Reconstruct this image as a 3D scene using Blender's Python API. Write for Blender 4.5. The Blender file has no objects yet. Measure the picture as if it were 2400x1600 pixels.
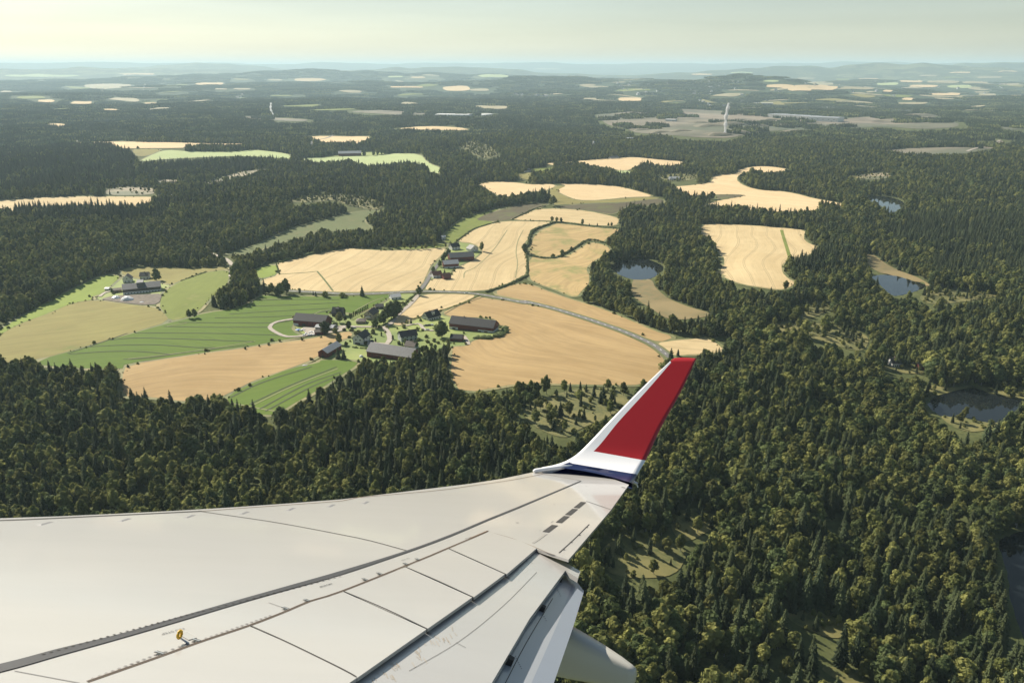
import bpy, bmesh, math, random
import numpy as np
from mathutils import Vector, Matrix
from mathutils.geometry import delaunay_2d_cdt
R = math.radians
random.seed(7); rng = np.random.default_rng(11)
SC = bpy.context.scene; COL = SC.collection

# ------------------------------------------------------------------ camera, sky, sun, exposure
CAMH = 210.0; FOC = 28 / 36 * 2400; HOR = 158.0          # focal length in photo pixels (2400 wide)
PIT = math.atan((800 - HOR) / FOC)
cam = bpy.data.objects.new('camera', bpy.data.cameras.new('camera')); COL.objects.link(cam)
cam.location = (0, 0, CAMH); cam.rotation_euler = (R(90) - PIT, 0, 0)
cam.data.lens = 28; cam.data.sensor_width = 36; cam.data.clip_start = .2; cam.data.clip_end = 200000
SC.camera = cam
SUN_EL, SUN_AZ = R(35), R(-47)                            # azimuth from straight ahead, minus = left
w = bpy.data.worlds.new('World'); SC.world = w; w.use_nodes = True
nt = w.node_tree; bg = nt.nodes['Background']
sky = nt.nodes.new('ShaderNodeTexSky'); sky.sky_type = 'NISHITA'; sky.sun_disc = False
sky.sun_elevation = SUN_EL; sky.sun_rotation = SUN_AZ; sky.altitude = 300
sky.air_density = 1.0; sky.dust_density = .5; sky.ozone_density = 1.3
# thin high veil: evens the sky out (compressed contrast, faintly green cream)
m1 = nt.nodes.new('ShaderNodeMix'); m1.data_type = 'RGBA'; m1.blend_type = 'MULTIPLY'; m1.inputs[0].default_value = 1; m1.inputs[7].default_value = (.07, .07, .07, 1)
gm = nt.nodes.new('ShaderNodeGamma'); gm.inputs[1].default_value = .85
m2 = nt.nodes.new('ShaderNodeMix'); m2.data_type = 'RGBA'; m2.blend_type = 'MULTIPLY'; m2.inputs[0].default_value = 1; m2.inputs[7].default_value = (9.7, 9.2, 8.25, 1)
nt.links.new(sky.outputs[0], m1.inputs[6]); nt.links.new(m1.outputs[2], gm.inputs[0]); nt.links.new(gm.outputs[0], m2.inputs[6]); 
tc = nt.nodes.new('ShaderNodeTexCoord'); mp = nt.nodes.new('ShaderNodeMapping'); mp.inputs[3].default_value = (2.2, 2.2, 34); mp.inputs[2].default_value = (.05, .03, 0); nz = nt.nodes.new('ShaderNodeTexNoise'); nz.inputs['Scale'].default_value = 1.6; nz.inputs['Detail'].default_value = 5
mr = nt.nodes.new('ShaderNodeMapRange'); mr.inputs[1].default_value = .3; mr.inputs[2].default_value = .72; mr.inputs[3].default_value = .94; mr.inputs[4].default_value = 1.06
m3 = nt.nodes.new('ShaderNodeMix'); m3.data_type = 'RGBA'; m3.blend_type = 'MULTIPLY'; m3.inputs[0].default_value = 1
nt.links.new(tc.outputs['Generated'], mp.inputs[0]); nt.links.new(mp.outputs[0], nz.inputs['Vector']); nt.links.new(nz.outputs[0], mr.inputs[0]); nt.links.new(mr.outputs[0], m3.inputs[7]); nt.links.new(m2.outputs[2], m3.inputs[6]); nt.links.new(m3.outputs[2], bg.inputs[0])
bg.inputs[1].default_value = .082
sun = bpy.data.objects.new('sun', bpy.data.lights.new('sun', 'SUN')); COL.objects.link(sun)
sun.data.energy = 5.0; sun.data.angle = R(.53); sun.data.color = (1, .92, .79)
SDIR = Vector((math.sin(SUN_AZ) * math.cos(SUN_EL), math.cos(SUN_AZ) * math.cos(SUN_EL), math.sin(SUN_EL)))
sun.rotation_euler = (-SDIR).to_track_quat('-Z', 'Y').to_euler(); sun.location = (0, 0, 900)
SC.view_settings.view_transform = 'Standard'; SC.view_settings.look = 'None'
SC.view_settings.exposure = .76; SC.view_settings.gamma = 1
SC.cycles.volume_bounces = 1; SC.cycles.max_bounces = 6; SC.cycles.diffuse_bounces = 2
SC.cycles.transparent_max_bounces = 8; SC.cycles.use_denoising = True

# ------------------------------------------------------------------ pixel frames of the tracing views
VW = {'S': (0, 0, 1), 'O': (0, 0, 2400 / 2352), '1': (0, 560, 800 / 2352), '2': (600, 640, 640 / 2352), '3': (900, 380, 800 / 2352),
      '4': (1500, 360, 900 / 2352), '5': (0, 120, 1200 / 2352), '6': (1200, 120, 1200 / 2352), '7': (0, 330, 900 / 2352),
      '8': (660, 700, 540 / 2352), '9': (1900, 560, 500 / 1568), 'X': (0, 800, 900 / 2352), 'Y': (1400, 1000, 1000 / 2352),
      'A': (0, 1160, 800 / 2352), 'B': (1100, 1040, 400 / 2091), 'C': (700, 1150, 800 / 2352), 'D': (1200, 820, 500 / 1479)}
def px(s):
    """'1 650,420 850,450 | 2 60,195' -> photo pixels"""
    out = []
    for seg in s.split('|'):
        t = seg.split(); ox, oy, k = VW[t[0]]
        for p in t[1:]:
            x, y = p.split(','); out.append((ox + float(x) * k, oy + float(y) * k))
    return out
CP, SP = math.cos(PIT), math.sin(PIT)
def ray(p):
    u = (p[0] - 1200) / FOC; v = (800 - p[1]) / FOC
    return np.array([u, CP + v * SP, -SP + v * CP])
def to_px(P):
    P = np.atleast_2d(P); d = P - np.array([0, 0, CAMH])
    dep = d[:, 1] * CP - d[:, 2] * SP; up = d[:, 1] * SP + d[:, 2] * CP
    return np.c_[1200 + FOC * d[:, 0] / dep, 800 - FOC * up / dep]

# ------------------------------------------------------------------ terrain height
_w = []
_r = np.random.default_rng(5)
for wl, amp, n in ((900, 2.6, 4), (420, 1.6, 4)):
    for _ in range(n):
        a = _r.uniform(0, 6.283); _w.append((math.cos(a) * 6.283 / wl, math.sin(a) * 6.283 / wl, _r.uniform(0, 6.283), amp))
_wf = []
for wl, amp, n in ((4200, 9, 5), (1700, 5, 5)):
    for _ in range(n):
        a = _r.uniform(0, 6.283); _wf.append((math.cos(a) * 6.283 / wl, math.sin(a) * 6.283 / wl, _r.uniform(0, 6.283), amp))
def az(x): return math.atan((x - 1200) / FOC / CP * .97)
# ridge: photo x of its middle, half width in px, distance, depth, top height
RIDGES = [(1965, 430, 17000, 1500, 275), (2260, 260, 21000, 1600, 290), (840, 420, 13500, 1200, 145), (1350, 330, 9300, 900, 118),
          (1700, 200, 7600, 600, 92), (250, 500, 19000, 1500, 195), (560, 330, 22000, 1500, 262), (1000, 300, 17500, 1300, 200)]
RIDGES = [(az(x), abs(az(x + hw) - az(x)), d, s, h) for x, hw, d, s, h in RIDGES]
def height(x, y):
    x = np.asarray(x, float); y = np.asarray(y, float)
    z = np.zeros_like(x)
    for a, b, c, m in _w: z = z + m * np.sin(a * x + b * y + c)
    r = np.hypot(x, y); th = np.arctan2(x, y)
    k = np.clip((r - 3200) / 4000, 0, 1); k = k * k * (3 - 2 * k)
    f = np.zeros_like(x)
    for a, b, c, m in _wf: f = f + m * np.sin(a * x + b * y + c)
    z = z + k * f
    for t0, tw, d, s, h in RIDGES:
        q = (th - t0) / tw
        z = z + h * np.exp(-q * q) * np.exp(-((r - d) / s) ** 2) * (1 + .06 * np.sin(th * 90 + d) + .05 * np.sin(th * 37 + d) + .04 * np.sin(th * 170))
    n = .5 + .5 * np.sin(th * 9 + 1) * np.sin(th * 23 + 2) + .3 * np.sin(th * 51) + .16 * np.sin(th * 117 + 2)
    z = z + np.clip((r - 24000) / 7000, 0, 1) ** 2 * (318 + 40 * n)
    return z
_T = np.geomspace(60, 70000, 1600)
def G(p, lift=0.0):
    """where the sight line through photo pixel p meets the ground"""
    d = ray(p)
    def f(t): return CAMH + d[2] * t - height(d[0] * t, d[1] * t) - lift
    v = f(_T); i = np.argmax(v < 0)
    if v[i] >= 0: raise ValueError('no ground at %s' % (p,))
    a, b = _T[max(i - 1, 0)], _T[i]
    for _ in range(30):
        m = (a + b) / 2
        if f(np.array([m]))[0] < 0: b = m
        else: a = m
    t = (a + b) / 2
    return np.array([d[0] * t, d[1] * t, float(height(d[0] * t, d[1] * t))])
def GP(s): return np.array([G(p)[:2] for p in px(s)])

# ------------------------------------------------------------------ object helpers
def tag(o, label=None, cat=None, group=None, kind=None):
    if label: o['label'] = label
    if cat: o['category'] = cat
    if group: o['group'] = group
    if kind: o['kind'] = kind
    return o
def empty(name, loc, rz=0, label=None, cat=None, group=None):
    o = bpy.data.objects.new(name, None); COL.objects.link(o); o.location = loc; o.rotation_euler = (0, 0, rz)
    o.empty_display_size = .5
    return tag(o, label, cat, group)
def mobj(name, V, F, mats, parent=None, mi=None, smooth=False, link=True):
    me = bpy.data.meshes.new(name); me.from_pydata([tuple(v) for v in V], [], [tuple(f) for f in F]); me.validate()
    for m in (mats if isinstance(mats, (list, tuple)) else [mats]): me.materials.append(m)
    if mi is not None and len(mi) == len(me.polygons): me.polygons.foreach_set('material_index', list(mi))
    if smooth: me.polygons.foreach_set('use_smooth', [True] * len(me.polygons))
    me.update()
    o = bpy.data.objects.new(name, me)
    if link: COL.objects.link(o)
    if parent: o.parent = parent
    return o
class MB:
    def __init__(s): s.V = []; s.F = []; s.M = []
    def add(s, V, F, m=0):
        n = len(s.V); s.V += [tuple(v) for v in V]; s.F += [tuple(i + n for i in f) for f in F]; s.M += [m] * len(F); return s
    def box(s, x0, x1, y0, y1, z0, z1, m=0):
        V = [(x, y, z) for z in (z0, z1) for y in (y0, y1) for x in (x0, x1)]
        return s.add(V, [(0, 2, 3, 1), (4, 5, 7, 6), (0, 1, 5, 4), (2, 6, 7, 3), (0, 4, 6, 2), (1, 3, 7, 5)], m)
    def tube(s, pts, rad, n=8, m=0, cap=True):
        pts = [Vector(p) for p in pts]; rad = rad if isinstance(rad, (list, tuple)) else [rad] * len(pts)
        V = []; F = []
        for i, p in enumerate(pts):
            d = (pts[min(i + 1, len(pts) - 1)] - pts[max(i - 1, 0)]).normalized()
            a = d.orthogonal().normalized(); b = d.cross(a)
            for k in range(n):
                t = 6.2832 * k / n; V.append(p + (a * math.cos(t) + b * math.sin(t)) * rad[i])
        for i in range(len(pts) - 1):
            for k in range(n): F.append((i * n + k, i * n + (k + 1) % n, (i + 1) * n + (k + 1) % n, (i + 1) * n + k))
        if cap: F += [tuple(range(n))[::-1], tuple(range((len(pts) - 1) * n, len(pts) * n))]
        return s.add(V, F, m)
    def obj(s, name, mats, parent=None, smooth=False): return mobj(name, s.V, s.F, mats, parent, s.M, smooth)

# ------------------------------------------------------------------ materials
def mat(name, col=(.5, .5, .5), rough=.8, **kw):
    m = bpy.data.materials.new(name); m.use_nodes = True
    b = m.node_tree.nodes['Principled BSDF']; b.inputs['Base Color'].default_value = (*col, 1); b.inputs['Roughness'].default_value = rough
    for k, v in kw.items(): b.inputs[k].default_value = v
    return m
class NT:
    def __init__(s, m): s.t = m.node_tree; s.b = s.t.nodes['Principled BSDF']
    def n(s, typ, ins=None, **kw):
        x = s.t.nodes.new('ShaderNode' + typ)
        for k, v in kw.items(): setattr(x, k, v)
        for k, v in (ins or {}).items():
            if isinstance(v, bpy.types.NodeSocket): s.t.links.new(v, x.inputs[k])
            else: x.inputs[k].default_value = v
        return x
    def math(s, op, a, b=0.0, clamp=False):
        return s.n('Math', {0: a, 1: b}, operation=op, use_clamp=clamp).outputs[0]
    def mix(s, f, a, b, blend='MIX'):
        c = lambda v: v if isinstance(v, bpy.types.NodeSocket) else ((*v, 1) if len(v) == 3 else v)
        return s.n('Mix', {0: f, 6: c(a), 7: c(b)}, data_type='RGBA', blend_type=blend).outputs[2]
    def noise(s, vec, scale, detail=3, rough=.55):
        return s.n('TexNoise', {'Vector': vec, 'Scale': scale, 'Detail': detail, 'Roughness': rough}).outputs[0]
    def ramp(s, v, lo, hi):
        return s.n('MapRange', {0: v, 1: lo, 2: hi, 3: 0.0, 4: 1.0}).outputs[0]
    def out(s, c): s.t.links.new(c, s.b.inputs['Base Color'])
def noisy(name, c1, c2, scale=.3, rough=.85, c3=None, **kw):
    m = mat(name, c1, rough, **kw); t = NT(m); co = t.n('TexCoord').outputs['Object']
    c = t.mix(t.ramp(t.noise(co, scale, 4), .35, .65), c1, c2)
    if c3: c = t.mix(t.ramp(t.noise(co, scale * .13, 2), .45, .62), c, c3)
    t.out(c); return m
def field_mat(name, c1, c2, green=None, tram=18.0, tram_s=.35, row=1.6, row_s=.12, curve=14.0, gcov=.62, patch=.012):
    """crop: local x runs across the rows; rows, tramlines, lodged patches and weedy green patches"""
    m = mat(name, c1, .9); t = NT(m); t.b.inputs['Specular IOR Level'].default_value = .15
    co = t.n('TexCoord').outputs['Object']
    big = t.noise(co, patch, 4, .6); mid = t.noise(co, .07, 4, .65)
    c = t.mix(t.ramp(big, .32, .68), c1, c2)
    c = t.mix(t.math('MULTIPLY', t.ramp(mid, .45, .75), .35), c, tuple(v * .78 for v in c2))
    sx = t.n('SeparateXYZ', {0: co}).outputs
    bend = t.math('MULTIPLY', t.math('SUBTRACT', t.noise(co, .006, 1, .3), .5), curve * 4)
    x = t.math('ADD', sx[0], bend)
    st = t.n('CombineXYZ', {0: t.math('MULTIPLY', x, 1 / row), 1: t.math('MULTIPLY', sx[1], .03), 2: 0.0}).outputs[0]
    rows = t.noise(st, 1.0, 3, .6)
    c = t.mix(t.math('MULTIPLY', t.ramp(rows, .4, .7), row_s * 3), c, tuple(v * .62 for v in c1))
    strip = t.n('CombineXYZ', {0: t.math('MULTIPLY', x, .09), 1: t.math('MULTIPLY', sx[1], .006), 2: 3.0}).outputs[0]
    c = t.mix(t.math('MULTIPLY', t.ramp(t.noise(strip, 1.0, 2), .45, .7), .4), c, tuple(min(1, v * 1.12) for v in c1))
    if tram_s > 0:
        fr = t.math('FRACT', t.math('MULTIPLY', x, 1 / tram))
        a = t.math('LESS_THAN', t.math('ABSOLUTE', t.math('SUBTRACT', fr, .30)), (.5 / tram))
        b = t.math('LESS_THAN', t.math('ABSOLUTE', t.math('SUBTRACT', fr, .30 + 1.9 / tram)), (.5 / tram))
        l = t.math('MULTIPLY', t.math('MAXIMUM', a, b), tram_s)
        c = t.mix(l, c, tuple(v * .5 for v in c1))
    if row_s > .1:
        dv = t.n('Mapping', {0: co, 2: (0, 0, .5), 3: (.10, .035, 1)}).outputs[0]
        c = t.mix(t.math('MULTIPLY', t.ramp(t.noise(dv, 1.0, 4, .7), .66, .72), .45), c, tuple(v * .55 for v in c1))
    if green:
        g = t.ramp(t.noise(co, patch * 1.7, 5, .7), gcov, gcov + .12)
        c = t.mix(t.math('MULTIPLY', g, .7), c, green)
    t.out(c); return m
def leaf_mat(name, c1, c2, trans=.3, var=.5, stand=.5):
    m = mat(name, c1, .8); t = NT(m); b = t.b; b.inputs['Specular IOR Level'].default_value = .12
    co = t.n('TexCoord').outputs['Object']; oi = t.n('ObjectInfo')
    c = t.mix(oi.outputs['Random'], c1, c2)
    n = t.noise(co, .9, 2); gp_ = t.n('NewGeometry').outputs['Position']; st = t.noise(gp_, .011, 3, .6)
    wn = t.n('TexWhiteNoise', {'Vector': oi.outputs['Location']}, noise_dimensions='3D').outputs[0]
    hsv = t.n('HueSaturation', {'Hue': t.math('ADD', .49, t.math('MULTIPLY', oi.outputs['Random'], .025)), 'Saturation': 1.0,
              'Value': t.math('MULTIPLY', t.math('ADD', 1 - var / 2, t.math('MULTIPLY', n, var)), t.math('MULTIPLY', t.math('ADD', .62, t.math('MULTIPLY', wn, .76)), t.math('ADD', 1 - stand / 2, t.math('MULTIPLY', st, stand)))), 'Color': c}).outputs[0]
    t.out(hsv)
    tr = t.n('BsdfTranslucent', {'Color': hsv}); mx = t.n('MixShader', {0: trans, 1: b.outputs[0], 2: tr.outputs[0]})
    t.t.links.new(mx.outputs[0], t.t.nodes['Material Output'].inputs[0]); return m

M = {}
M['wheat'] = field_mat('wheat', (.60, .47, .26), (.50, .375, .195), tram=22, tram_s=.5, green=(.30, .27, .12), gcov=.72)
M['stubble'] = field_mat('stubble', (.44, .31, .148), (.33, .222, .098), tram=30, tram_s=.2, row=3.2, row_s=.22, curve=30, green=(.34, .27, .12), gcov=.74)
M['pale_wheat'] = field_mat('pale_wheat', (.68, .52, .30), (.62, .45, .24), tram=26, tram_s=.18)
M['weedy_wheat'] = field_mat('weedy_wheat', (.50, .36, .17), (.40, .29, .13), tram=20, tram_s=.25, row=5, row_s=.25, curve=40, green=(.20, .22, .075), gcov=.50)
M['olive'] = field_mat('olive', (.27, .245, .085), (.225, .19, .068), tram=40, tram_s=0, row=3.0, row_s=.18, green=(.15, .19, .05), gcov=.6)
M['pasture'] = field_mat('pasture', (.19, .22, .05), (.155, .185, .04), tram=40, tram_s=0, row=4, row_s=.1, green=(.26, .24, .09), gcov=.58)
M['bright_grass'] = field_mat('bright_grass', (.23, .29, .06), (.19, .245, .045), tram=40, tram_s=0, row=3, row_s=.08, green=(.27, .27, .10), gcov=.6)
M['green_crop'] = field_mat('green_crop', (.095, .155, .022), (.125, .18, .028), tram=12, tram_s=.12, row=1.5, row_s=.15, curve=30)
M['pale_green'] = field_mat('pale_green', (.38, .45, .20), (.44, .48, .235), tram=30, tram_s=.1)
M['plough'] = field_mat('plough', (.115, .095, .06), (.14, .125, .065), tram=20, tram_s=.2, row=4, row_s=.25, green=(.13, .145, .05), gcov=.52)
M['meadow'] = field_mat('meadow', (.145, .165, .07), (.115, .135, .055), tram=40, tram_s=0, row=5, row_s=.06, green=(.17, .165, .075), gcov=.5)
M['bog'] = noisy('bog', (.20, .145, .055), (.135, .12, .045), .12, c3=(.24, .18, .075))
M['clearing'] = noisy('clearing', (.17, .155, .045), (.075, .09, .025), .3, c3=(.19, .17, .055))
M['clearcut'] = noisy('clearcut', (.36, .29, .18), (.17, .15, .085), .08, c3=(.12, .125, .06))
M['quarry'] = noisy('quarry', (.30, .24, .17), (.11, .09, .06), .007, c3=(.075, .085, .04))
M['lawn'] = noisy('lawn', (.22, .275, .055), (.27, .30, .085), .08, c3=(.15, .20, .045))
M['verge'] = noisy('verge', (.15, .17, .055), (.10, .105, .038), .25, c3=(.25, .22, .09))
M['far_tan'] = noisy('far_tan', (.36, .30, .17), (.27, .235, .12), .01)
M['asphalt'] = noisy('asphalt', (.13, .125, .115), (.17, .16, .145), .5)
M['gravel'] = noisy('gravel', (.40, .35, .29), (.32, .275, .22), .3)
M['rut'] = mat('rut', (.05, .062, .025), .95)
M['rut_pale'] = mat('rut_pale', (.22, .22, .10), .95)
M['white_line'] = mat('white_line', (.7, .7, .68), .7)
def ground_material():
    m = mat('forest_floor', (.04, .05, .02), .95); t = NT(m); t.b.inputs['Specular IOR Level'].default_value = .1
    co = t.n('TexCoord').outputs['Object']
    c = t.mix(t.ramp(t.noise(co, .05, 4), .4, .62), (.085, .10, .036), (.14, .15, .058))
    c = t.mix(t.ramp(t.noise(co, .4, 3), .35, .7), c, (.07, .08, .032))
    r = t.n('VectorMath', {0: co}, operation='LENGTH').outputs['Value']
    far = t.ramp(r, 3500.0, 7000.0)
    f = t.mix(t.ramp(t.noise(co, .0016, 6, .7), .38, .62), (.030, .045, .022), (.055, .072, .032))
    c = t.mix(far, c, f)
    # far open country: small patches of grain and grass
    st = t.n('Mapping', {0: co, 3: (.0011, .0019, 1)}).outputs[0]
    v = t.n('TexVoronoi', {'Vector': st, 'Scale': 1.9, 'Randomness': 1.0})
    cell = t.n('SeparateColor', {0: v.outputs['Color']}).outputs
    dens = t.noise(co, .00016, 3, .6)
    on = t.math('MULTIPLY', t.math('GREATER_THAN', t.math('ADD', cell[0], t.math('MULTIPLY', t.math('SUBTRACT', dens, .5), 1.5)), .82), t.ramp(r, 9500.0, 10500.0))
    on = t.math('MULTIPLY', on, t.math('LESS_THAN', r, 24000.0))
    on = t.math('MULTIPLY', on, t.math('GREATER_THAN', t.noise(co, .0022, 3), .5))
    c = t.mix(on, c, t.mix(cell[1], (.42, .36, .20), (.22, .27, .11)))
    t.out(c); return m
M['ground'] = ground_material()
def water_material(ior):
    m = mat('pond_water', (.010, .013, .014), .03, IOR=ior); t = NT(m)
    t.b.inputs['Specular IOR Level'].default_value = .5
    co = t.n('TexCoord').outputs['Object']
    bp = t.n('Bump', {'Strength': .02, 'Distance': .05, 'Height': t.noise(co, .8, 2)})
    t.t.links.new(bp.outputs[0], t.b.inputs['Normal']); return m
M['water'] = water_material(1.65); M['water_dark'] = water_material(1.3)
# ------------------------------------------------------------------ ponds (levels first: the ground is flattened to them)
PONDS = [('3 1555,718 1620,682 1700,658 1790,650 1850,664 1930,690 1924,720 1890,750 1830,785 1720,797 1620,772 1570,738', 'pond'),
         ('9 440,262 520,253 620,264 720,296 830,326 862,350 770,380 690,400 600,410 540,350 490,300', 'pond'),
         ('9 845,1190 940,1140 1080,1098 1200,1080 1300,1120 1420,1155 1575,1185 1545,1240 1450,1300 1380,1358 1280,1352 1150,1312 960,1300 900,1260', 'pond'),
         ('4 1370,268 1450,254 1550,270 1622,298 1606,325 1540,358 1515,345 1480,312 1420,292', 'pond'),
         ('Y 2200,610 2352,555 2600,540 2800,800 2800,1500 2480,1500 2330,1100 2275,950 2262,800 2235,700', 'lake')]
_base = height
_pond = []
def chaikin(P, n=1):
    for _ in range(n):
        Q = np.roll(P, -1, 0); P = np.stack([.78 * P + .22 * Q, .22 * P + .78 * Q], 1).reshape(-1, 2)
    return P
def dist_poly(P, X, Y):
    """signed distance to polygon (minus inside), vectorised"""
    d = np.full(X.shape, 1e18); ins = np.zeros(X.shape, bool); n = len(P)
    for i in range(n):
        ax, ay = P[i]; bx, by = P[(i + 1) % n]; ex, ey = bx - ax, by - ay; L = ex * ex + ey * ey + 1e-9
        t = np.clip(((X - ax) * ex + (Y - ay) * ey) / L, 0, 1)
        d = np.minimum(d, (X - ax - t * ex) ** 2 + (Y - ay - t * ey) ** 2)
        c = ((ay > Y) != (by > Y)); xi = ax + (Y - ay) * ex / (ey if abs(ey) > 1e-9 else 1e-9)
        ins ^= c & (X < xi)
    d = np.sqrt(d); return np.where(ins, -d, d)
def dist_line(P, X, Y):
    d = np.full(X.shape, 1e18)
    for i in range(len(P) - 1):
        ax, ay = P[i]; bx, by = P[i + 1]; ex, ey = bx - ax, by - ay; L = ex * ex + ey * ey + 1e-9
        t = np.clip(((X - ax) * ex + (Y - ay) * ey) / L, 0, 1)
        d = np.minimum(d, (X - ax - t * ex) ** 2 + (Y - ay - t * ey) ** 2)
    return np.sqrt(d)
def inside(P, X, Y):
    m = (X >= P[:, 0].min()) & (X <= P[:, 0].max()) & (Y >= P[:, 1].min()) & (Y <= P[:, 1].max())
    out = np.zeros(X.shape, bool)
    if m.any(): out[m] = dist_poly(P, X[m], Y[m]) < 0
    return out
for s, nm in PONDS:
    P = chaikin(GP(s), 2); c = P.mean(0); lv = float(np.min(_base(P[:, 0], P[:, 1]))) + .2
    _pond.append((P, lv, nm))
def height(x, y):
    z = np.array(_base(x, y), float); X = np.asarray(x, float); Y = np.asarray(y, float)
    for P, lv, nm in _pond:
        m = (X > P[:, 0].min() - 90) & (X < P[:, 0].max() + 90) & (Y > P[:, 1].min() - 90) & (Y < P[:, 1].max() + 90)
        if np.any(m):
            d = dist_poly(P, X[m], Y[m]); k = np.clip(1 - d / 80, 0, 1); k = k * k * (3 - 2 * k)
            tgt = np.where(d < 0, lv - np.minimum(1.5, -d * .25), lv + .25)
            if z.ndim: z[m] = z[m] * (1 - k) + tgt * k
            else: z = z * (1 - k) + tgt * k; z = z.reshape(())
    return z

# ------------------------------------------------------------------ the ground: one sheet to the horizon
def build_ground():
    ang = np.r_[np.arange(-180, -46, 4.0), np.arange(-46, 46, .28), np.arange(46, 180, 4.0)]
    rad = np.r_[np.geomspace(30, 180, 10)[:-1], np.geomspace(180, 64000, 460)]
    A, Rr = np.meshgrid(np.radians(ang), rad); X = Rr * np.sin(A); Y = Rr * np.cos(A)
    Z = height(X.ravel(), Y.ravel()).reshape(X.shape)
    na, nr = len(ang), len(rad)
    V = np.c_[X.ravel(), Y.ravel(), Z.ravel()]
    i = np.arange(nr - 1)[:, None]; j = np.arange(na)[None, :]; k = (j + 1) % na
    F = np.stack([i * na + j, (i + 1) * na + j, (i + 1) * na + k, i * na + k], -1).reshape(-1, 4)[:, ::-1]
    V = np.vstack([V, [0, 0, float(height(0., 0.))]]); c = len(V) - 1
    F = [tuple(f) for f in F.tolist()] + [(int(j), int((j + 1) % na), c)[::-1] for j in range(na)]
    o = mobj('ground', V.tolist(), F, M['ground'], smooth=True)
    tag(o, 'rolling dark green forest floor and far country reaching the hills', 'ground', kind='structure')
build_ground()

def drape(name, P, m, lift, parent=None, rz=0.0, step=None, smooth=1):
    """a sheet over the ground: polygon P (ground x, y), object turned by rz so local x crosses the rows"""
    if smooth: P = chaikin(P, smooth)
    c = P.mean(0); ext = float(np.max(np.ptp(P, axis=0))); dist = float(np.hypot(*c))
    step = step or max(7.0, min(ext / 14, 60.0, dist * .02))
    B = []
    for i in range(len(P)):
        a, b = P[i], P[(i + 1) % len(P)]; n = max(1, int(np.hypot(*(b - a)) / step))
        for k in range(n): B.append(a + (b - a) * k / n)
    B = np.array(B)
    gx = np.arange(P[:, 0].min(), P[:, 0].max(), step); gy = np.arange(P[:, 1].min(), P[:, 1].max(), step)
    X, Y = [q.ravel() for q in np.meshgrid(gx, gy)]
    d = dist_poly(B, X, Y); I = np.c_[X, Y][d < -step * .35]
    pts = np.vstack([B, I]) if len(I) else B
    co, _, fa, _, _, _ = delaunay_2d_cdt([Vector(p - c) for p in pts], [], [list(range(len(B)))], 1, 1e-4)
    co = np.array([(v.x, v.y) for v in co]); W = co + c
    z = height(W[:, 0], W[:, 1]) + lift; z0 = float(z.mean())
    cs, sn = math.cos(-rz), math.sin(-rz)
    V = np.c_[co[:, 0] * cs - co[:, 1] * sn, co[:, 0] * sn + co[:, 1] * cs, z - z0]
    F = []
    for f in fa:
        p = [W[i] for i in f]; ar = sum(p[i][0] * p[(i + 1) % len(p)][1] - p[(i + 1) % len(p)][0] * p[i][1] for i in range(len(p)))
        F.append(f if ar > 0 else f[::-1])
    o = mobj(name, V.tolist(), F, m, smooth=True); o.location = (c[0], c[1], z0); o.rotation_euler = (0, 0, rz)
    if parent: o.parent = parent; o.matrix_parent_inverse = parent.matrix_basis.inverted()
    return o
def ribbon_poly(L, wd):
    L = np.array(L); T = np.gradient(L, axis=0); T /= np.linalg.norm(T, axis=1)[:, None] + 1e-9
    N = np.c_[-T[:, 1], T[:, 0]]; return L + N * wd / 2, L - N * wd / 2
def resample(L, step):
    L = np.array(L, float)
    # Catmull-Rom through the traced points
    Q = np.vstack([2 * L[0] - L[1], L, 2 * L[-1] - L[-2]]); out = []
    for i in range(1, len(Q) - 2):
        n = max(2, int(np.linalg.norm(Q[i + 1] - Q[i]) / step))
        for k in range(n):
            t = k / n
            out.append(.5 * (2 * Q[i] + (Q[i + 1] - Q[i - 1]) * t + (2 * Q[i - 1] - 5 * Q[i] + 4 * Q[i + 1] - Q[i + 2]) * t * t + (3 * Q[i] - Q[i - 1] - 3 * Q[i + 1] + Q[i + 2]) * t ** 3))
    out.append(L[-1]); return np.array(out)
def ribbon_mesh(lines, wd, lift, step=6, dash=None):
    V = []; F = []
    for L in lines:
        L = resample(L, step); a, b = ribbon_poly(L, wd); n = len(V); z = height(L[:, 0], L[:, 1])
        za = height(a[:, 0], a[:, 1]); zb = height(b[:, 0], b[:, 1]); zm = np.maximum(np.maximum(za, zb), z)
        for i in range(len(L)): V += [(*a[i], max(za[i], zm[i] - .4) + lift), (*b[i], max(zb[i], zm[i] - .4) + lift)]
        for i in range(len(L) - 1):
            if dash and i % 3: continue
            F.append((n + 2 * i, n + 2 * i + 1, n + 2 * i + 3, n + 2 * i + 2))
    return V, F

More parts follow.
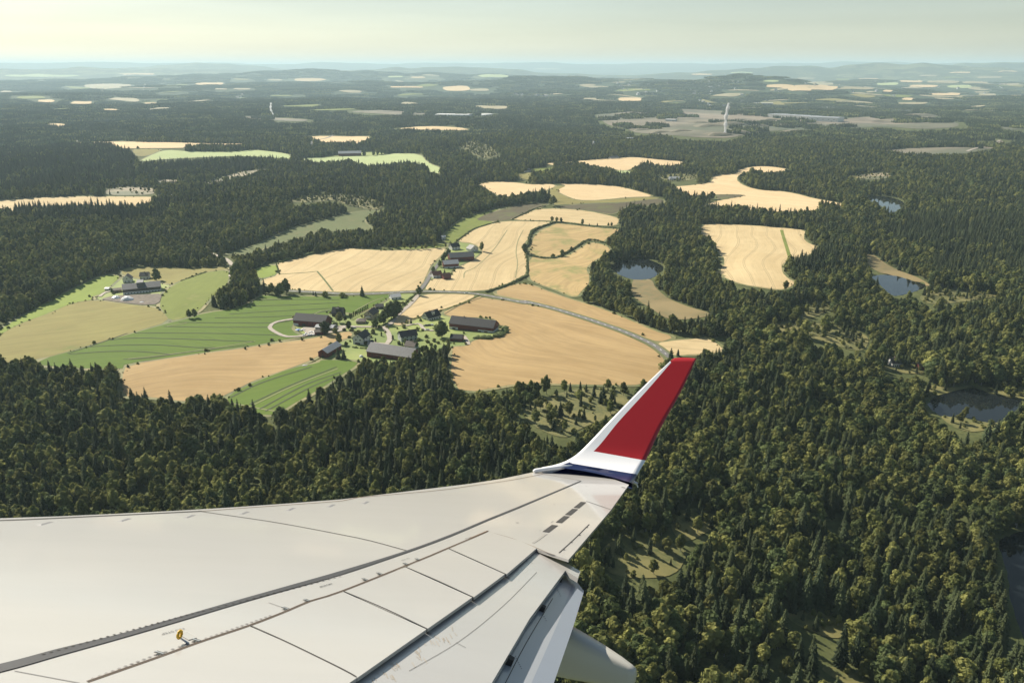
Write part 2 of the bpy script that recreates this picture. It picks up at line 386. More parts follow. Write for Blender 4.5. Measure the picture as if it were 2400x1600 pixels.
# ------------------------------------------------------------------ fields, traced where they lie; (name, material, row heading px pair, outline, label)
FIELDS = [
 ('field', 'olive', '1 100,720 1100,540', '1 650,420 850,450 1050,470 1120,500 1170,570 900,650 600,740 260,835 -150,880 -150,760 40,640 130,590 300,530 500,445', 'olive brown mown hayfield below the grey barn on the left'),
 ('field', 'bright_grass', '1 100,570 700,270', '1 -150,740 40,600 180,520 380,410 560,320 720,250 840,255 760,325 700,380 620,405 650,418 500,443 300,528 130,588 40,638 -150,758', 'bright green grass strip along the edge of the left forest'),
 ('field', 'olive', '1 840,230 1560,205', '1 840,210 1000,190 1300,205 1570,198 1567,213 1420,228 1250,288 1180,318 1110,298 840,253', 'pale olive field behind the left farm'),
 ('field', 'pasture', '1 1180,550 1540,240', '1 1567,216 1582,250 1560,330 1470,400 1440,420 1370,500 1280,548 1172,566 1122,500 1100,460 1120,380 1180,330 1250,292 1420,232', 'green pasture between left farm and birch clump'),
 ('field', 'green_crop', '1 850,690 1900,655', '1 1175,580 1290,552 1400,515 1650,480 1740,430 1800,395 | 2 60,195 400,205 800,205 1170,182 1130,225 960,320 850,350 760,340 650,330 600,380 330,372 320,450 300,480 350,530 420,545 250,575 0,622 | 1 1700,742 1350,793 860,860 840,905 300,880 260,838 600,745 900,655', 'large green crop field with dark curved wheel tracks'),
 ('field', 'stubble', '1 900,960 2200,740', '1 872,868 1350,800 1700,752 | 2 0,632 430,575 700,522 800,505 835,530 800,560 700,590 640,620 560,700 480,750 300,820 0,918 | 1 1550,1078 1490,1105 1300,1125 1000,1085 850,1090 840,960', 'tan stubble field between green crop and near forest'),
 ('field', 'green_crop', '1 1720,1140 2330,880', '1 1560,1082 1800,970 2000,895 2200,855 | 2 560,752 640,748 880,765 860,800 700,905 500,1030 300,1140 | 1 1900,1215 1740,1210 1590,1160', 'small deep green striped crop field beside the dense young wood'),
 ('field', 'wheat', '2 980,140 1150,10', '7 1690,757 1760,737 2000,684 2130,659 2352,677 | 3 200,607 430,592 400,640 330,700 300,760 270,830 240,870 220,888 0,893 | 1 2352,370 2000,353 1860,330 1782,292 1927,250', 'broad golden wheat field left of the red roofed farm'),
 ('field', 'bright_grass', '1 1740,240 1900,200', '1 1732,216 1900,172 1920,245 1780,280', 'little bright green field at the corner of the broad wheat field'),
 ('field', 'wheat', '3 640,880 960,480', '3 880,407 1150,414 1170,422 1040,472 1000,520 960,570 955,605 983,640 981,700 981,770 900,828 820,848 700,890 285,886 292,860 330,805 470,792 485,740 630,672 690,620 620,560 510,550 540,522 620,467 780,417', 'golden wheat field rising right of the farm with long grey barn'),
 ('field', 'wheat', '3 950,380 1600,400', '3 880,400 950,370 1050,327 1200,322 1400,337 1600,382 1620,402 1600,440 1450,438 1240,412 1150,405', 'crescent of wheat above the tree lined field bank'),
 ('field', 'weedy_wheat', '3 1040,600 1500,480', '3 1240,428 1450,453 1640,466 1590,490 1530,530 1510,553 1420,538 1380,548 1290,598 1200,650 1110,656 1003,638 1013,580 1035,512 1085,472 1185,427', 'patchy weedy wheat field with a green streak'),
 ('field', 'weedy_wheat', '3 1050,850 1380,640', '3 1000,652 1110,670 1250,658 1330,613 1420,553 1520,572 1560,600 1540,640 1450,680 1390,730 1415,790 1410,840 1370,880 1320,940 1180,880 1060,838 1000,808', 'weedy straw field sloping toward the round pond'),
 ('field', 'stubble', '3 780,900 1600,1060', '3 738,905 900,842 1000,840 1100,880 1300,950 1500,1012 1650,1072 | O 1500,760 1550,775 1515,787 1470,773 | 3 1500,1108 1350,1058 1150,998 950,949', 'tan stubble strip on the far side of the curved road'),
 ('field', 'stubble', '2 1700,620 2300,760', 'O 1108,684 1200,697 1290,717 1370,745 1440,772 1495,798 1530,830 1520,850 1490,885 1350,885 1200,880 1060,905 1035,865 1040,805 | 2 1690,640 1830,630 1850,600 1900,575 2050,560 2130,540 2150,500 2060,440 2060,388 1700,380 1600,350 1700,300 1920,204', 'large tan stubble field beside the long red barn'),
 ('field', 'wheat', '2 1250,420 1700,200', '2 1415,202 1500,184 1800,184 1905,196 1750,268 1580,326 1450,368 1350,396 1250,455 1175,440 1225,380 1335,280', 'triangular wheat field between the farm lane and main road'),
 ('field', 'wheat', '4 100,1170 500,1180', '4 95,1162 240,1143 300,1140 400,1128 470,1162 525,1218 380,1228 200,1240 140,1212', 'small tan grain field right of the winglet tip'),
 ('field', 'wheat', '4 650,790 650,450', '4 372,435 500,434 700,443 880,458 1015,471 1000,510 1020,545 1090,575 1080,600 1000,635 900,662 865,682 870,730 910,770 955,790 920,820 860,836 760,822 640,806 540,774 470,733 500,680 490,610 440,540 380,530', 'isolated golden wheat field walled in by dark forest'),
 ('field', 'pale_wheat', '4 500,220 1100,290', '4 190,205 300,198 440,178 450,137 600,126 600,102 700,80 800,81 920,100 860,116 700,117 620,121 585,160 640,202 740,227 850,231 950,246 1060,276 1200,301 1290,319 1200,326 1100,312 1085,356 950,362 850,358 720,353 600,333 480,323 370,328 470,292 660,259 600,251 460,252 300,267', 'long pale winding grain field beyond the spruce row'),
 ('field', 'plough', '4 480,280 640,258', '4 464,257 600,253 656,259 482,288', 'dark olive wedge in the pale winding grain field'),
 ('field', 'pale_wheat', '3 700,180 1100,170', '3 650,152 750,137 900,142 1000,157 1150,152 1188,166 1098,206 1040,202 900,232 812,247 760,217 700,182', 'pale grain field behind the wooded spur'),
 ('field', 'pale_wheat', '3 1260,200 1800,230', '3 1185,200 1262,164 1205,150 1350,152 1600,167 1750,202 1866,240 1700,243 1500,263 1332,266 1244,230', 'bright pale grain dome on the low hill'),
 ('field', 'olive', '3 1200,280 1700,255', '3 1120,207 1190,167 1255,166 1182,202 1240,234 1330,270 1500,268 1700,248 1888,246 1860,255 1650,279 1400,284 1180,298 1162,280 1192,250', 'olive grass fringe around the bright grain dome'),
 ('field', 'plough', '3 1200,305 1880,270', '3 1185,307 1400,290 1650,284 1888,254 1938,270 1880,308 1700,292 1600,350 1560,360 1400,332 1200,319', 'dark olive brown ploughed strip below the bright grain dome'),
 ('field', 'plough', '3 700,390 1050,300', '3 624,400 704,362 832,322 950,292 1100,280 1140,287 1090,310 1000,338 880,392 840,403 740,410', 'dark ploughed field beside the wooded spur'),
 ('field', 'pasture', '3 440,530 700,380', '3 410,500 540,392 620,362 820,317 700,362 622,402 776,412 620,462 520,532 474,568 420,552', 'green pasture in the shade of the wooded spur'),
 ('field', 'pasture', '3 60,595 420,570', '3 30,602 100,584 300,572 430,562 440,588 200,602', 'narrow grass strip behind the broad wheat field'),
 ('field', 'meadow', '7 1550,660 2200,450', '7 1370,692 1500,662 1650,602 1800,532 2000,482 2200,432 2352,427 2340,447 2240,472 2230,502 2290,547 2100,547 1900,572 1700,632 1560,682 1500,702', 'dull green valley meadow between two woods'),
 ('field', 'wheat', '7 50,390 900,360', '7 -150,372 0,367 300,347 600,342 980,344 950,367 900,397 820,412 730,399 640,396 300,397 90,412 80,436 0,446 -150,456', 'long wheat strip at the left edge among forests'),
 ('field', 'pale_green', '7 900,115 1700,85', '7 850,132 900,102 1010,57 1150,67 1400,72 1560,57 1700,72 1780,87 1770,117 1700,114 1600,99 1400,95 1000,114', 'pale green field in front of the far left grain fields'),
 ('field', 'pale_wheat', '7 600,20 1400,30', '7 450,17 620,7 900,12 1500,17 1480,27 1130,37 1120,48 810,50 720,47 690,27', 'far pale grain field at the upper left'),
 ('field', 'olive', '7 830,80 1000,55', '7 812,53 1006,55 898,96 850,97 816,77', 'dull olive field corner next to the pale green field'),
 ('field', 'pale_green', '5 1400,500 1900,490', '5 1370,495 1550,486 1700,483 1800,471 1930,473 1970,515 2030,540 2015,566 1980,560 1960,530 1880,516 1700,532 1600,512 1450,512', 'pale green field in front of the far red barn'),
 ('field', 'pale_wheat', '5 1400,400 1680,395', '5 1360,396 1500,389 1690,391 1700,403 1640,431 1560,417 1480,421 1440,407', 'far grain field behind the far red barn'),
 ('field', 'pale_wheat', '5 1830,358 2150,360', '5 1810,359 1950,346 2170,359 2100,366 1950,364', 'far thin grain field left of the quarry'),
 ('field', 'pale_wheat', '6 200,520 780,510', '6 150,517 300,507 550,487 650,497 800,509 780,532 600,517 540,547 500,550 460,541 300,517 200,527', 'pale grain field under the gravel works'),
 ('field', 'pale_green', '6 470,560 540,550', '6 466,550 540,550 545,573 482,571', 'small light green field patch below the gravel works'),
 ('field', 'pasture', '6 100,550 180,535', '6 90,542 190,532 180,551 100,556', 'small grass field beside a far white house'),
 ('field', 'olive', '6 40,580 90,570', '6 30,567 90,557 90,591 40,591', 'small tan paddock at the forest edge'),
]
FAR_FIELDS = [  # far fields as photo boxes: view, x0, y0, x1, y1, material
 '5 20,110 360,122 g','5 540,103 730,112 w','5 380,152 600,170 w','5 300,162 520,176 g','5 895,146 1040,157 w','5 1230,130 1300,138 w','5 1340,126 1500,140 w',
 '5 755,154 870,160 g','5 985,173 1050,180 w','5 1065,171 1158,180 w','5 170,224 255,238 w','5 320,232 425,246 w','5 75,208 215,222 g','5 0,184 60,194 w',
 '5 1780,162 1960,171 w','5 1780,115 1850,124 g','5 2020,162 2170,186 w','5 2150,174 2250,186 w','5 2190,110 2352,124 g','5 215,334 305,350 w','5 660,238 725,246 w','5 1880,118 1960,126 w','5 480,268 540,275 w',
 '5 1235,203 1340,210 g','5 1080,216 1130,222 g',
 '6 480,214 600,234 w','6 1165,155 1300,172 w','6 1240,160 1500,180 w','6 1480,166 1680,180 w','6 1370,146 1480,160 w','6 1680,146 1780,160 g','6 1260,172 1390,186 w',
 '6 1780,134 1900,146 w','6 1900,136 2060,150 w','6 2060,140 2190,152 w','6 1820,156 1960,168 w','6 1990,158 2120,172 g','6 1910,194 2060,206 w','6 2135,196 2225,208 w',
 '6 1760,236 1920,247 w','6 1790,216 1850,228 w','6 2290,203 2352,212 w','6 1700,180 1750,190 w','6 1480,128 1560,136 g','6 1590,126 1690,134 w','6 1300,124 1400,131 w','6 2120,118 2250,127 w',
 '6 1860,112 1960,118 w','6 1980,120 2080,127 g','6 2090,168 2160,178 w','6 1150,136 1230,144 g','6 380,104 490,110 w','6 100,80 220,88 w','6 560,176 640,184 g','6 820,106 920,112 w','6 1000,98 1120,104 g','6 1560,192 1620,198 w','6 2240,150 2340,160 w','6 330,216 390,224 w','6 2010,98 2110,104 w','6 2230,92 2330,98 w',
]
BARE = [('quarry_floor', 'quarry', '6 380,292 560,278 700,272 960,272 1150,292 1200,312 1500,322 1700,300 1850,287 1950,302 2090,347 1900,362 1700,347 1500,357 1100,372 1050,392 980,402 800,397 560,377 540,357 440,342 400,312', 'bare grey brown gravel pit floor around the tall smoke plume'),
        ('gravel_clearing', 'quarry', '6 1620,462 1800,447 2090,442 2150,455 2200,422 2240,407 2262,417 2200,452 2100,472 1900,482 1700,474', 'bare earth strip in the forest at the far right'),
        ('gravel_clearing', 'clearcut', '6 1560,572 1700,557 1750,567 1730,587 1620,592', 'pale gravel patch above the small dark tarn'),
        ('gravel_clearing', 'quarry', '6 2240,345 2352,330 2400,345 2352,362 2260,364', 'bare ground at the right edge beyond the forest'),
        ('gravel_clearing', 'quarry', '5 1100,300 1250,306 1450,318 1300,324 1150,310', 'bare ground around the small left smoke plume'),
        ('gravel_clearing', 'quarry', '5 1590,280 1750,272 1950,284 2280,290 2200,300 1880,298 1700,286', 'far industrial yard of bare pale ground'),
        ('clearcut', 'clearcut', '7 640,300 760,282 950,290 955,332 650,337', 'straw coloured clear cut with a few standing trees'),
        ('clearcut', 'clearcut', '7 960,242 1080,236 1085,257 970,260', 'small reddish clear cut amid left forest'),
        ('clearcut', 'clearcut', '7 1180,267 1300,247 1450,192 1640,170 1600,192 1440,227 1300,272', 'thin winding clear cut above the left forest'),
        ('clearcut', 'clearing', '7 1740,372 1900,332 2100,327 2250,347 2360,390 2310,430 2150,402 2050,362 1900,382', 'grassy old clear cut on the knoll'),
        ('bog', 'bog', '3 1715,800 1850,808 1870,870 1950,940 2100,1000 2250,1040 2240,1062 2100,1085 1950,1085 1850,1015 1750,955 1700,905', 'rusty brown bog below the round pond'),
        ('bog', 'bog', '9 400,105 480,125 560,190 650,236 780,280 880,338 860,352 700,300 600,268 500,250 420,195', 'yellowish reed bank curling round the long tarn'),
        ('bog', 'clearing', '9 860,1065 1000,1100 1200,1070 1300,1100 1568,1060 1640,1190 1500,1180 1300,1130 1200,1085 1080,1110 960,1145 850,1180', 'grassy bank behind the dark pond'),
        ('bog', 'clearing', '9 930,1290 1150,1310 1330,1360 1420,1330 1320,1400 1180,1425 1040,1385', 'grassy bank before the dark pond'),
        ('clearing', 'clearing', '4 960,942 1100,922 1160,937 1080,992 980,1012', 'small sunlit clearing in the right forest'),
        ('clearing', 'clearing', '4 800,1055 1000,1042 1250,1082 1340,1122 1310,1190 1200,1170 1080,1125 880,1095', 'larger ochre clearing in the right forest'),
        ('clearing', 'clearing', '4 1750,872 1900,837 2050,852 2160,872 1950,905 1800,915', 'shaded ochre clearing by the far tarn'),
        ('clearing', 'clearing', 'Y 60,690 180,610 360,650 450,690 390,800 200,810 90,780', 'bright bushy clearing right of the wing'),
        ('clearing', 'clearing', 'Y 420,490 560,460 650,530 500,620 440,580', 'small ochre clearing right of the winglet'),
        ('clearing', 'clearing', 'Y 1060,1010 1250,1040 1360,1090 1300,1160 1100,1080', 'dim clearing in the lower right forest'),
        ('clearing', 'clearing', 'Y 540,1275 680,1300 730,1370 640,1360', 'dim clearing near the flap fairing'),
        ('clearing', 'clearing', 'O 1190,940 1300,895 1420,890 1460,915 1400,960 1330,985 1300,1010 1230,985', 'sunlit scrub meadow left of the winglet'),
        ('clearing', 'clearing', '9 470,922 600,942 760,952 850,962 855,995 700,990 560,965', 'grassy yard of the lone white forest house'),
        ('clearing', 'clearing', '4 130,135 250,125 330,130 320,160 180,165', 'reedy opening above the pale winding grain field'),
        ('clearing', 'clearing', 'Y 1240,1330 1400,1345 1500,1420 1380,1420', 'dim grassy gap at the bottom edge'),
        ('clearing', 'olive', '6 1540,575 1640,560 1690,572 1600,590', 'olive patch beside the pale gravel patch'),
        ('clearing', 'clearing', '5 2100,440 2160,410 2260,440 2300,480 2230,500 2170,470', 'bare sandy knoll in the middle forest'),
        ]
YARDS = [('2 322,350 650,322 830,342 960,320 1170,184 1395,176 1330,280 1168,440 1350,402 1450,366 1600,345 2060,385 2160,500 2060,575 1850,612 1680,655 1560,760 1380,800 900,800 780,790 560,752 560,702 640,622 800,562 840,530 700,520 420,542 320,452', 'sunny lawns and yards of the central farms'),
         ('3 380,640 440,575 520,550 620,560 700,600 690,625 620,670 520,745 470,790 330,806 300,800 330,720', 'green yard around the farm with long grey barn'),
         ('1 660,420 700,380 780,300 850,258 1110,300 1180,322 1160,385 1110,385 1095,462 980,460 850,450', 'muddy green yard of the left grey barn'),
         ('5 1480,488 1600,470 1720,462 1780,470 1700,482 1550,486', 'yard in front of the far red barn')]
OPEN = []                          # everything trees keep out of: (polygon, margin)
def heading(s):
    a, b = GP(s); d = b - a; return math.atan2(d[1], d[0]) - math.pi / 2
FO = {}; EDGES = []
fl = .30
for nm, m, hd, ol, lab in FIELDS:
    P = GP(ol); dist = float(np.hypot(*P.mean(0))); OPEN.append((P, 3.0))
    EDGES.append((chaikin(P, 1), dist)); FO[lab] = drape(nm, P, M[m], .25 + dist * .00025, rz=heading(hd)); tag(FO[lab], lab, 'field', kind='structure')
for i, s in enumerate(FAR_FIELDS):
    v, a, b, k = s.split(); x0, y0 = map(float, a.split(',')); x1, y1 = map(float, b.split(','))
    r = random.Random(i); n = 9; q = []
    ox, oy, kk = VW[v]
    for t in range(n):
        u = 2 * math.pi * t / n; c, sn = math.cos(u), math.sin(u); e = .55
        q.append((ox + kk * ((x0 + x1) / 2 + (x1 - x0) / 2 * (abs(c) ** e) * (1 if c > 0 else -1) * r.uniform(.75, 1.1)), oy + kk * ((y0 + y1) / 2 + (y1 - y0) / 2 * (abs(sn) ** e) * (1 if sn > 0 else -1) * r.uniform(.6, 1.15))))
    try: P = np.array([G(p)[:2] for p in q])
    except ValueError: continue
    if np.ptp(P[:, 1]) > 4500: continue
    if float(np.hypot(*P.mean(0))) > 5500: k = {'w': 'f', 'g': 'q'}[k] if r.random() < .6 else k
    OPEN.append((P, 5.0)); o = drape('field', P, M[{'w': 'pale_wheat', 'g': 'pale_green', 'f': 'far_tan', 'q': 'pasture'}[k]], 1.0 + float(np.hypot(*P.mean(0))) * .0004, rz=r.uniform(0, 3))
    tag(o, 'small pale far field in the hazy plain' if k in 'wf' else 'small light green far field in the hazy plain', 'field', 'far fields on the plain', 'structure')
r = random.Random(77); cnt = 0
while cnt < 190:
    D = 4200 + 9500 * r.random() ** .8; t = r.uniform(-.62, .62)
    if r.random() > (.35 + .65 * (t > .08)): continue
    x, y = D * math.sin(t), D * math.cos(t); sx, sy = r.uniform(45, 250), r.uniform(30, 120); rot = r.uniform(0, 3.1); n = r.randint(6, 9)
    P = np.array([(x + q * (sx * math.cos(u) * math.cos(rot) - sy * math.sin(u) * math.sin(rot)), y + q * (sx * math.cos(u) * math.sin(rot) + sy * math.sin(u) * math.cos(rot))) for u, q in ((6.283 * i / n, r.uniform(.6, 1.25)) for i in range(n))])
    cnt += 1; OPEN.append((P, 5.0)); k = r.random() < .7; o = drape('field', P, M[r.choice(['far_tan', 'far_tan', 'olive']) if k else 'pasture'], 1.0 + D * .0004, rz=rot)
    tag(o, 'small pale far field in the hazy plain' if k else 'small light green far field in the hazy plain', 'field', 'far fields on the plain', 'structure')
SPARSE = []
for nm, m, ol, lab in BARE:
    P = GP(ol); P = P.mean(0) + (P - P.mean(0)) * (1.3 if m == 'clearing' and ol[0] in '4Y' else 1.0); dist = float(np.hypot(*P.mean(0))); OPEN.append((P, 1.0)); SPARSE.append((chaikin(P, 1), m))
    tag(drape(nm, P, M[m], .18 + dist * .0002, smooth=2), lab, nm.replace('_', ' '), kind='structure')
for ol, lab in YARDS:
    P = GP(ol); dist = float(np.hypot(*P.mean(0))); OPEN.append((P, 0.0))
    tag(drape('lawn', P, M['lawn'], .12 + dist * .0002), lab, 'lawn', kind='structure')
WLAB = ['round pond mirroring the pale sky beside weedy straw fields', 'long blue tarn with reed bank in the right forest', 'dark pond at the right edge ringed by grass banks', 'small dark tarn below the far right forest', 'black lake in the bottom right corner']
for (P, lv, nm), lab in zip(_pond, WLAB):
    OPEN.append((P, 2.5))
    c = P.mean(0); V = [(p[0] - c[0], p[1] - c[1], 0) for p in P]
    o = mobj(nm, V, [tuple(range(len(V)))] if sum(P[i][0] * P[(i + 1) % len(P)][1] - P[(i + 1) % len(P)][0] * P[i][1] for i in range(len(P))) > 0 else [tuple(range(len(V)))[::-1]], M['water_dark' if lab.startswith(('dark', 'black')) else 'water'])
    o.location = (c[0], c[1], lv); tag(o, lab, nm, kind='structure')
# roads
ROADS = [('road', 'asphalt', 5.2, '1 1845,350 2000,362 2352,382 | 2 750,186 1000,182 1400,163 1700,168 1900,184 2100,218 2352,267 | 3 950,957 1150,1007 1350,1067 1500,1117 1680,1182 | O 1500,793 1530,815 1548,829 1590,860', 'grey main road curving between the stubble fields'),
         ('road', 'asphalt', 4.0, '2 1395,168 1432,130 1475,70 1510,0 | 3 345,745 385,690', 'narrow lane running up to the red roofed farm'),
         ('road', 'gravel', 4.2, '2 1400,190 1330,270 1230,358 1160,438 1112,472 1140,522 1152,580 1110,622 1040,620', 'gravel lane down through the central farms'),
         ('road', 'gravel', 3.5, '2 1112,472 1000,468 900,466 730,462 640,472 560,500 470,530 400,545 270,552 180,520 118,470 180,424 320,400', 'pale gravel farm track looping round the left red barn'),
         ('road', 'gravel', 5.0, '1 1592,262 1597,190 1572,152 1520,127 1400,82', 'white gravel road descending into the left wood'),
         ('road', 'gravel', 3.0, '2 1270,462 1400,440 1450,490 1530,500', 'gravel drive to parked cars beside the long red barn'),
         ('road', 'gravel', 3.0, '2 1790,545 1820,590 1830,620', 'short gravel path by the small red shed'),
         ('road', 'gravel', 3.2, '1 690,400 720,375 780,360 845,350', 'gravel drive at the left barn'),
         ('road', 'asphalt', 9.0, '5 320,421 450,402 600,391', 'far pale highway strip at the upper left'),
         ('road', 'asphalt', 7.0, '5 1370,455 1430,440 1440,415 1530,387', 'far road bending past the far red barn'),
         ('road', 'gravel', 8.0, '6 2090,462 2180,440 2240,410', 'far gravel road in the right forest')]
for nm, m, wd, pl, lab in ROADS:
    L = GP(pl); dist = float(np.hypot(*L.mean(0))); L2 = resample(L, 8); OPEN.append((('line', L2, wd / 2 + (7 if m == 'asphalt' and dist < 2500 else 3)), 0))
    V, F = ribbon_mesh([L], wd, .55 + dist * .0003); o = tag(mobj(nm, V, F, M[m]), lab, 'road', kind='structure')
    if lab.startswith('grey main'):
        V, F = ribbon_mesh([L], .5, .60 + dist * .0003, 3, dash=True); mobj('lane_marking', V, F, M['white_line'], o)
        V, F = ribbon_mesh([L], wd + 5, .42 + dist * .0003); tag(mobj('verge', V, F, M['meadow']), 'grass verge along the grey main road', 'verge', kind='structure')
# wheel tracks in the crops: parts of their fields
for (P, dist), (lab, o) in zip(EDGES, FO.items()):
    if dist > 2300: continue
    V, F = ribbon_mesh([np.vstack([P, P[:1]])], 6.5, .19 + dist * .0002, 9); v = mobj('verge', V, F, M['verge'], o)
    v.matrix_parent_inverse = (Matrix.Translation(o.location) @ Matrix.Rotation(o.rotation_euler[2], 4, 'Z')).inverted()
def tracks(lab, lines, wd, m):
    Ls = [GP(l) for l in lines]; d = np.hypot(*Ls[0].mean(0)); V, F = ribbon_mesh(Ls, wd, .36 + d * .0003)
    o = mobj('wheel_track', V, F, M[m]); p = FO[lab]; o.parent = p; o.matrix_parent_inverse = (Matrix.Translation(p.location) @ Matrix.Rotation(p.rotation_euler[2], 4, 'Z')).inverted()
GC = 'large green crop field with dark curved wheel tracks'
tracks(GC, ['1 1750,426 2000,421 2340,421', '1 1750,466 2050,456 2340,442', '1 1580,521 1900,501 2340,479', '1 1480,546 1800,541 2100,526 2290,492', '1 1230,578 1500,581 1900,581 2010,562',
            '1 1130,606 1400,611 1860,611', '1 930,651 1200,651 1600,656 1920,666', '1 760,701 900,686 1200,691 1500,701 1750,711', '1 615,746 800,736 1000,731 1150,736 1350,751 1480,751',
            '1 475,796 700,781 850,776 1000,781 1170,797', '1 850,832 1000,826 1300,783 1700,735', '1 465,792 700,716 880,652'], 1.1, 'rut')
tracks(GC, ['1 1690,478 1740,440 1760,420 2000,415', '2 500,360 560,330 640,320', '2 850,330 1000,250 1100,215', '1 880,830 1150,800 1450,760 1760,708', '1 1150,605 1250,590 1290,580'], 1.0, 'rut_pale')
GS = 'small deep green striped crop field beside the dense young wood'
tracks(GS, ['1 1590,1095 1800,995 2150,882', '1 1720,1142 2000,1012 2320,884', '1 1790,1175 2100,1010 2352,920', '1 1830,1190 2150,1020 2352,940'], 1.3, 'rut')
tracks(GS, ['1 1590,1135 1680,1150 1750,1165 1900,1190', '1 1740,1150 2010,1020 2330,895'], 1.2, 'rut_pale')
tracks('large tan stubble field beside the long red barn', ['2 1625,355 1760,280 1975,202'], 1.0, 'rut')
tracks('broad golden wheat field left of the red roofed farm', ['1 2185,225 2240,290 2295,362', '1 1930,246 2100,235 2180,226'], 2.0, 'meadow')
tracks('isolated golden wheat field walled in by dark forest', ['4 866,470 890,550 915,632'], 4.0, 'pasture')
tracks('golden wheat field rising right of the farm with long grey barn', ['3 905,800 920,700 910,620 925,540 960,470', '3 550,800 560,760 640,720 760,600 850,470'], .9, 'rut_pale')

def open_mask(X, Y):
    o = np.zeros(X.shape, bool); near = np.zeros(X.shape, int)
    for P, mg in OPEN:
        if isinstance(P, tuple):
            L, wd = P[1], P[2]; m = (X > L[:, 0].min() - wd) & (X < L[:, 0].max() + wd) & (Y > L[:, 1].min() - wd) & (Y < L[:, 1].max() + wd)
            if m.any(): o[m] |= dist_line(L, X[m], Y[m]) < wd
        else:
            # the near rim of an opening: trees keep back so far that their crowns do not hide it
            for f in ((1.0,) if mg == 0 else (1.0, 1.016, 1.032, 1.048) if mg in (1.0, 2.5) else (1.0, 1.012, 1.024, 1.032)):
                m = (X * f > P[:, 0].min() - 16) & (X * f < P[:, 0].max() + 16) & (Y * f > P[:, 1].min() - 16) & (Y * f < P[:, 1].max() + 16)
                if not m.any(): continue
                d = dist_poly(P, X[m] * f, Y[m] * f); o[m] |= d < mg
                if f == 1.0 and mg >= 3: near[m] += d < 15
    return o | (near >= 2)
# ------------------------------------------------------------------ trees
M['spruce'] = leaf_mat('spruce_needles', (.034, .050, .022), (.070, .078, .030), .16, .9, .7)
M['birch'] = leaf_mat('birch_leaves', (.135, .160, .046), (.25, .235, .078), .36, .6, .6)
M['dark_leaf'] = leaf_mat('dark_leaves', (.070, .098, .036), (.125, .145, .05), .28, .6, .6)
M['bark'] = noisy('bark', (.10, .075, .055), (.16, .13, .10), 2.0)
M['pale_bark'] = noisy('pale_bark', (.42, .40, .36), (.12, .11, .10), 2.5)
def spruce_geo(r, h=16.0, w=2.7, layers=17, per=9, trunk_seg=6):
    c = MB(); b0 = r.uniform(.05, .14)
    for k in range(layers):
        t = b0 + (1 - b0) * (k / layers) ** 1.05; z = h * t; rr = w * (1 - t) ** .68 * r.uniform(.74, 1.16) + .12
        a0 = r.uniform(0, 6.28); n = per if t < .75 else max(5, per - 3)
        for j in range(n):
            a = a0 + 6.283 * j / n + r.uniform(-.25, .25); L = rr * r.uniform(.7, 1.15); dz = -L * r.uniform(.28, .55)
            ca, sa = math.cos(a), math.sin(a); wd = L * r.uniform(.20, .36) + .10
            p = lambda d, s, q: (ca * d - sa * s, sa * d + ca * s, z + q)
            up = L * .10
            V = [p(0, 0, up + .25), p(L * .55, wd, dz * .75 - .15), p(L * .5, 0, dz * .35 + up), p(L * .55, -wd, dz * .75 - .15), p(L, wd * .25, dz), p(L, -wd * .25, dz)]
            c.add(V, [(0, 2, 1), (0, 3, 2), (2, 4, 1), (2, 5, 4), (2, 3, 5)])
    c.add([(.14 * math.cos(k * 2.09), .14 * math.sin(k * 2.09), h * .93) for k in range(3)] + [(0, 0, h * 1.02)], [(0, 1, 3), (1, 2, 3), (2, 0, 3)])
    tr = MB(); tr.tube([(0, 0, -.8), (0, 0, h * .45), (0, 0, h * .95)], [.20, .13, .03], trunk_seg)
    return c, tr
def ico(r, sub=1):
    bm = bmesh.new(); bmesh.ops.create_icosphere(bm, subdivisions=sub, radius=1)
    V = [v.co.copy() for v in bm.verts]; F = [tuple(v.index for v in f.verts) for f in bm.faces]; bm.free(); return V, F
IV, IF = ico(1, 1); IV2, IF2 = ico(1, 2)
def leaf_quads(c, r, ctr, rad, n, size):
    for _ in range(n):
        d = Vector((r.gauss(0, 1), r.gauss(0, 1), r.gauss(0, 1) + .25)).normalized(); k = r.uniform(.78, 1.10)
        p = Vector((ctr[0] + d.x * rad[0] * k, ctr[1] + d.y * rad[1] * k, ctr[2] + d.z * rad[2] * k))
        nn = (d + Vector((r.gauss(0, .3), r.gauss(0, .3), r.gauss(0, .3)))).normalized()
        a = nn.orthogonal().normalized(); b = nn.cross(a); th = r.uniform(0, 6.28); a, b = a * math.cos(th) + b * math.sin(th), b * math.cos(th) - a * math.sin(th)
        s = size * r.uniform(.6, 1.3); c.add([p - a * s - b * s * .2, p + b * s * .8 + nn * s * .25, p + a * s - b * s * .1, p - b * s * .9], [(0, 3, 2, 1)])
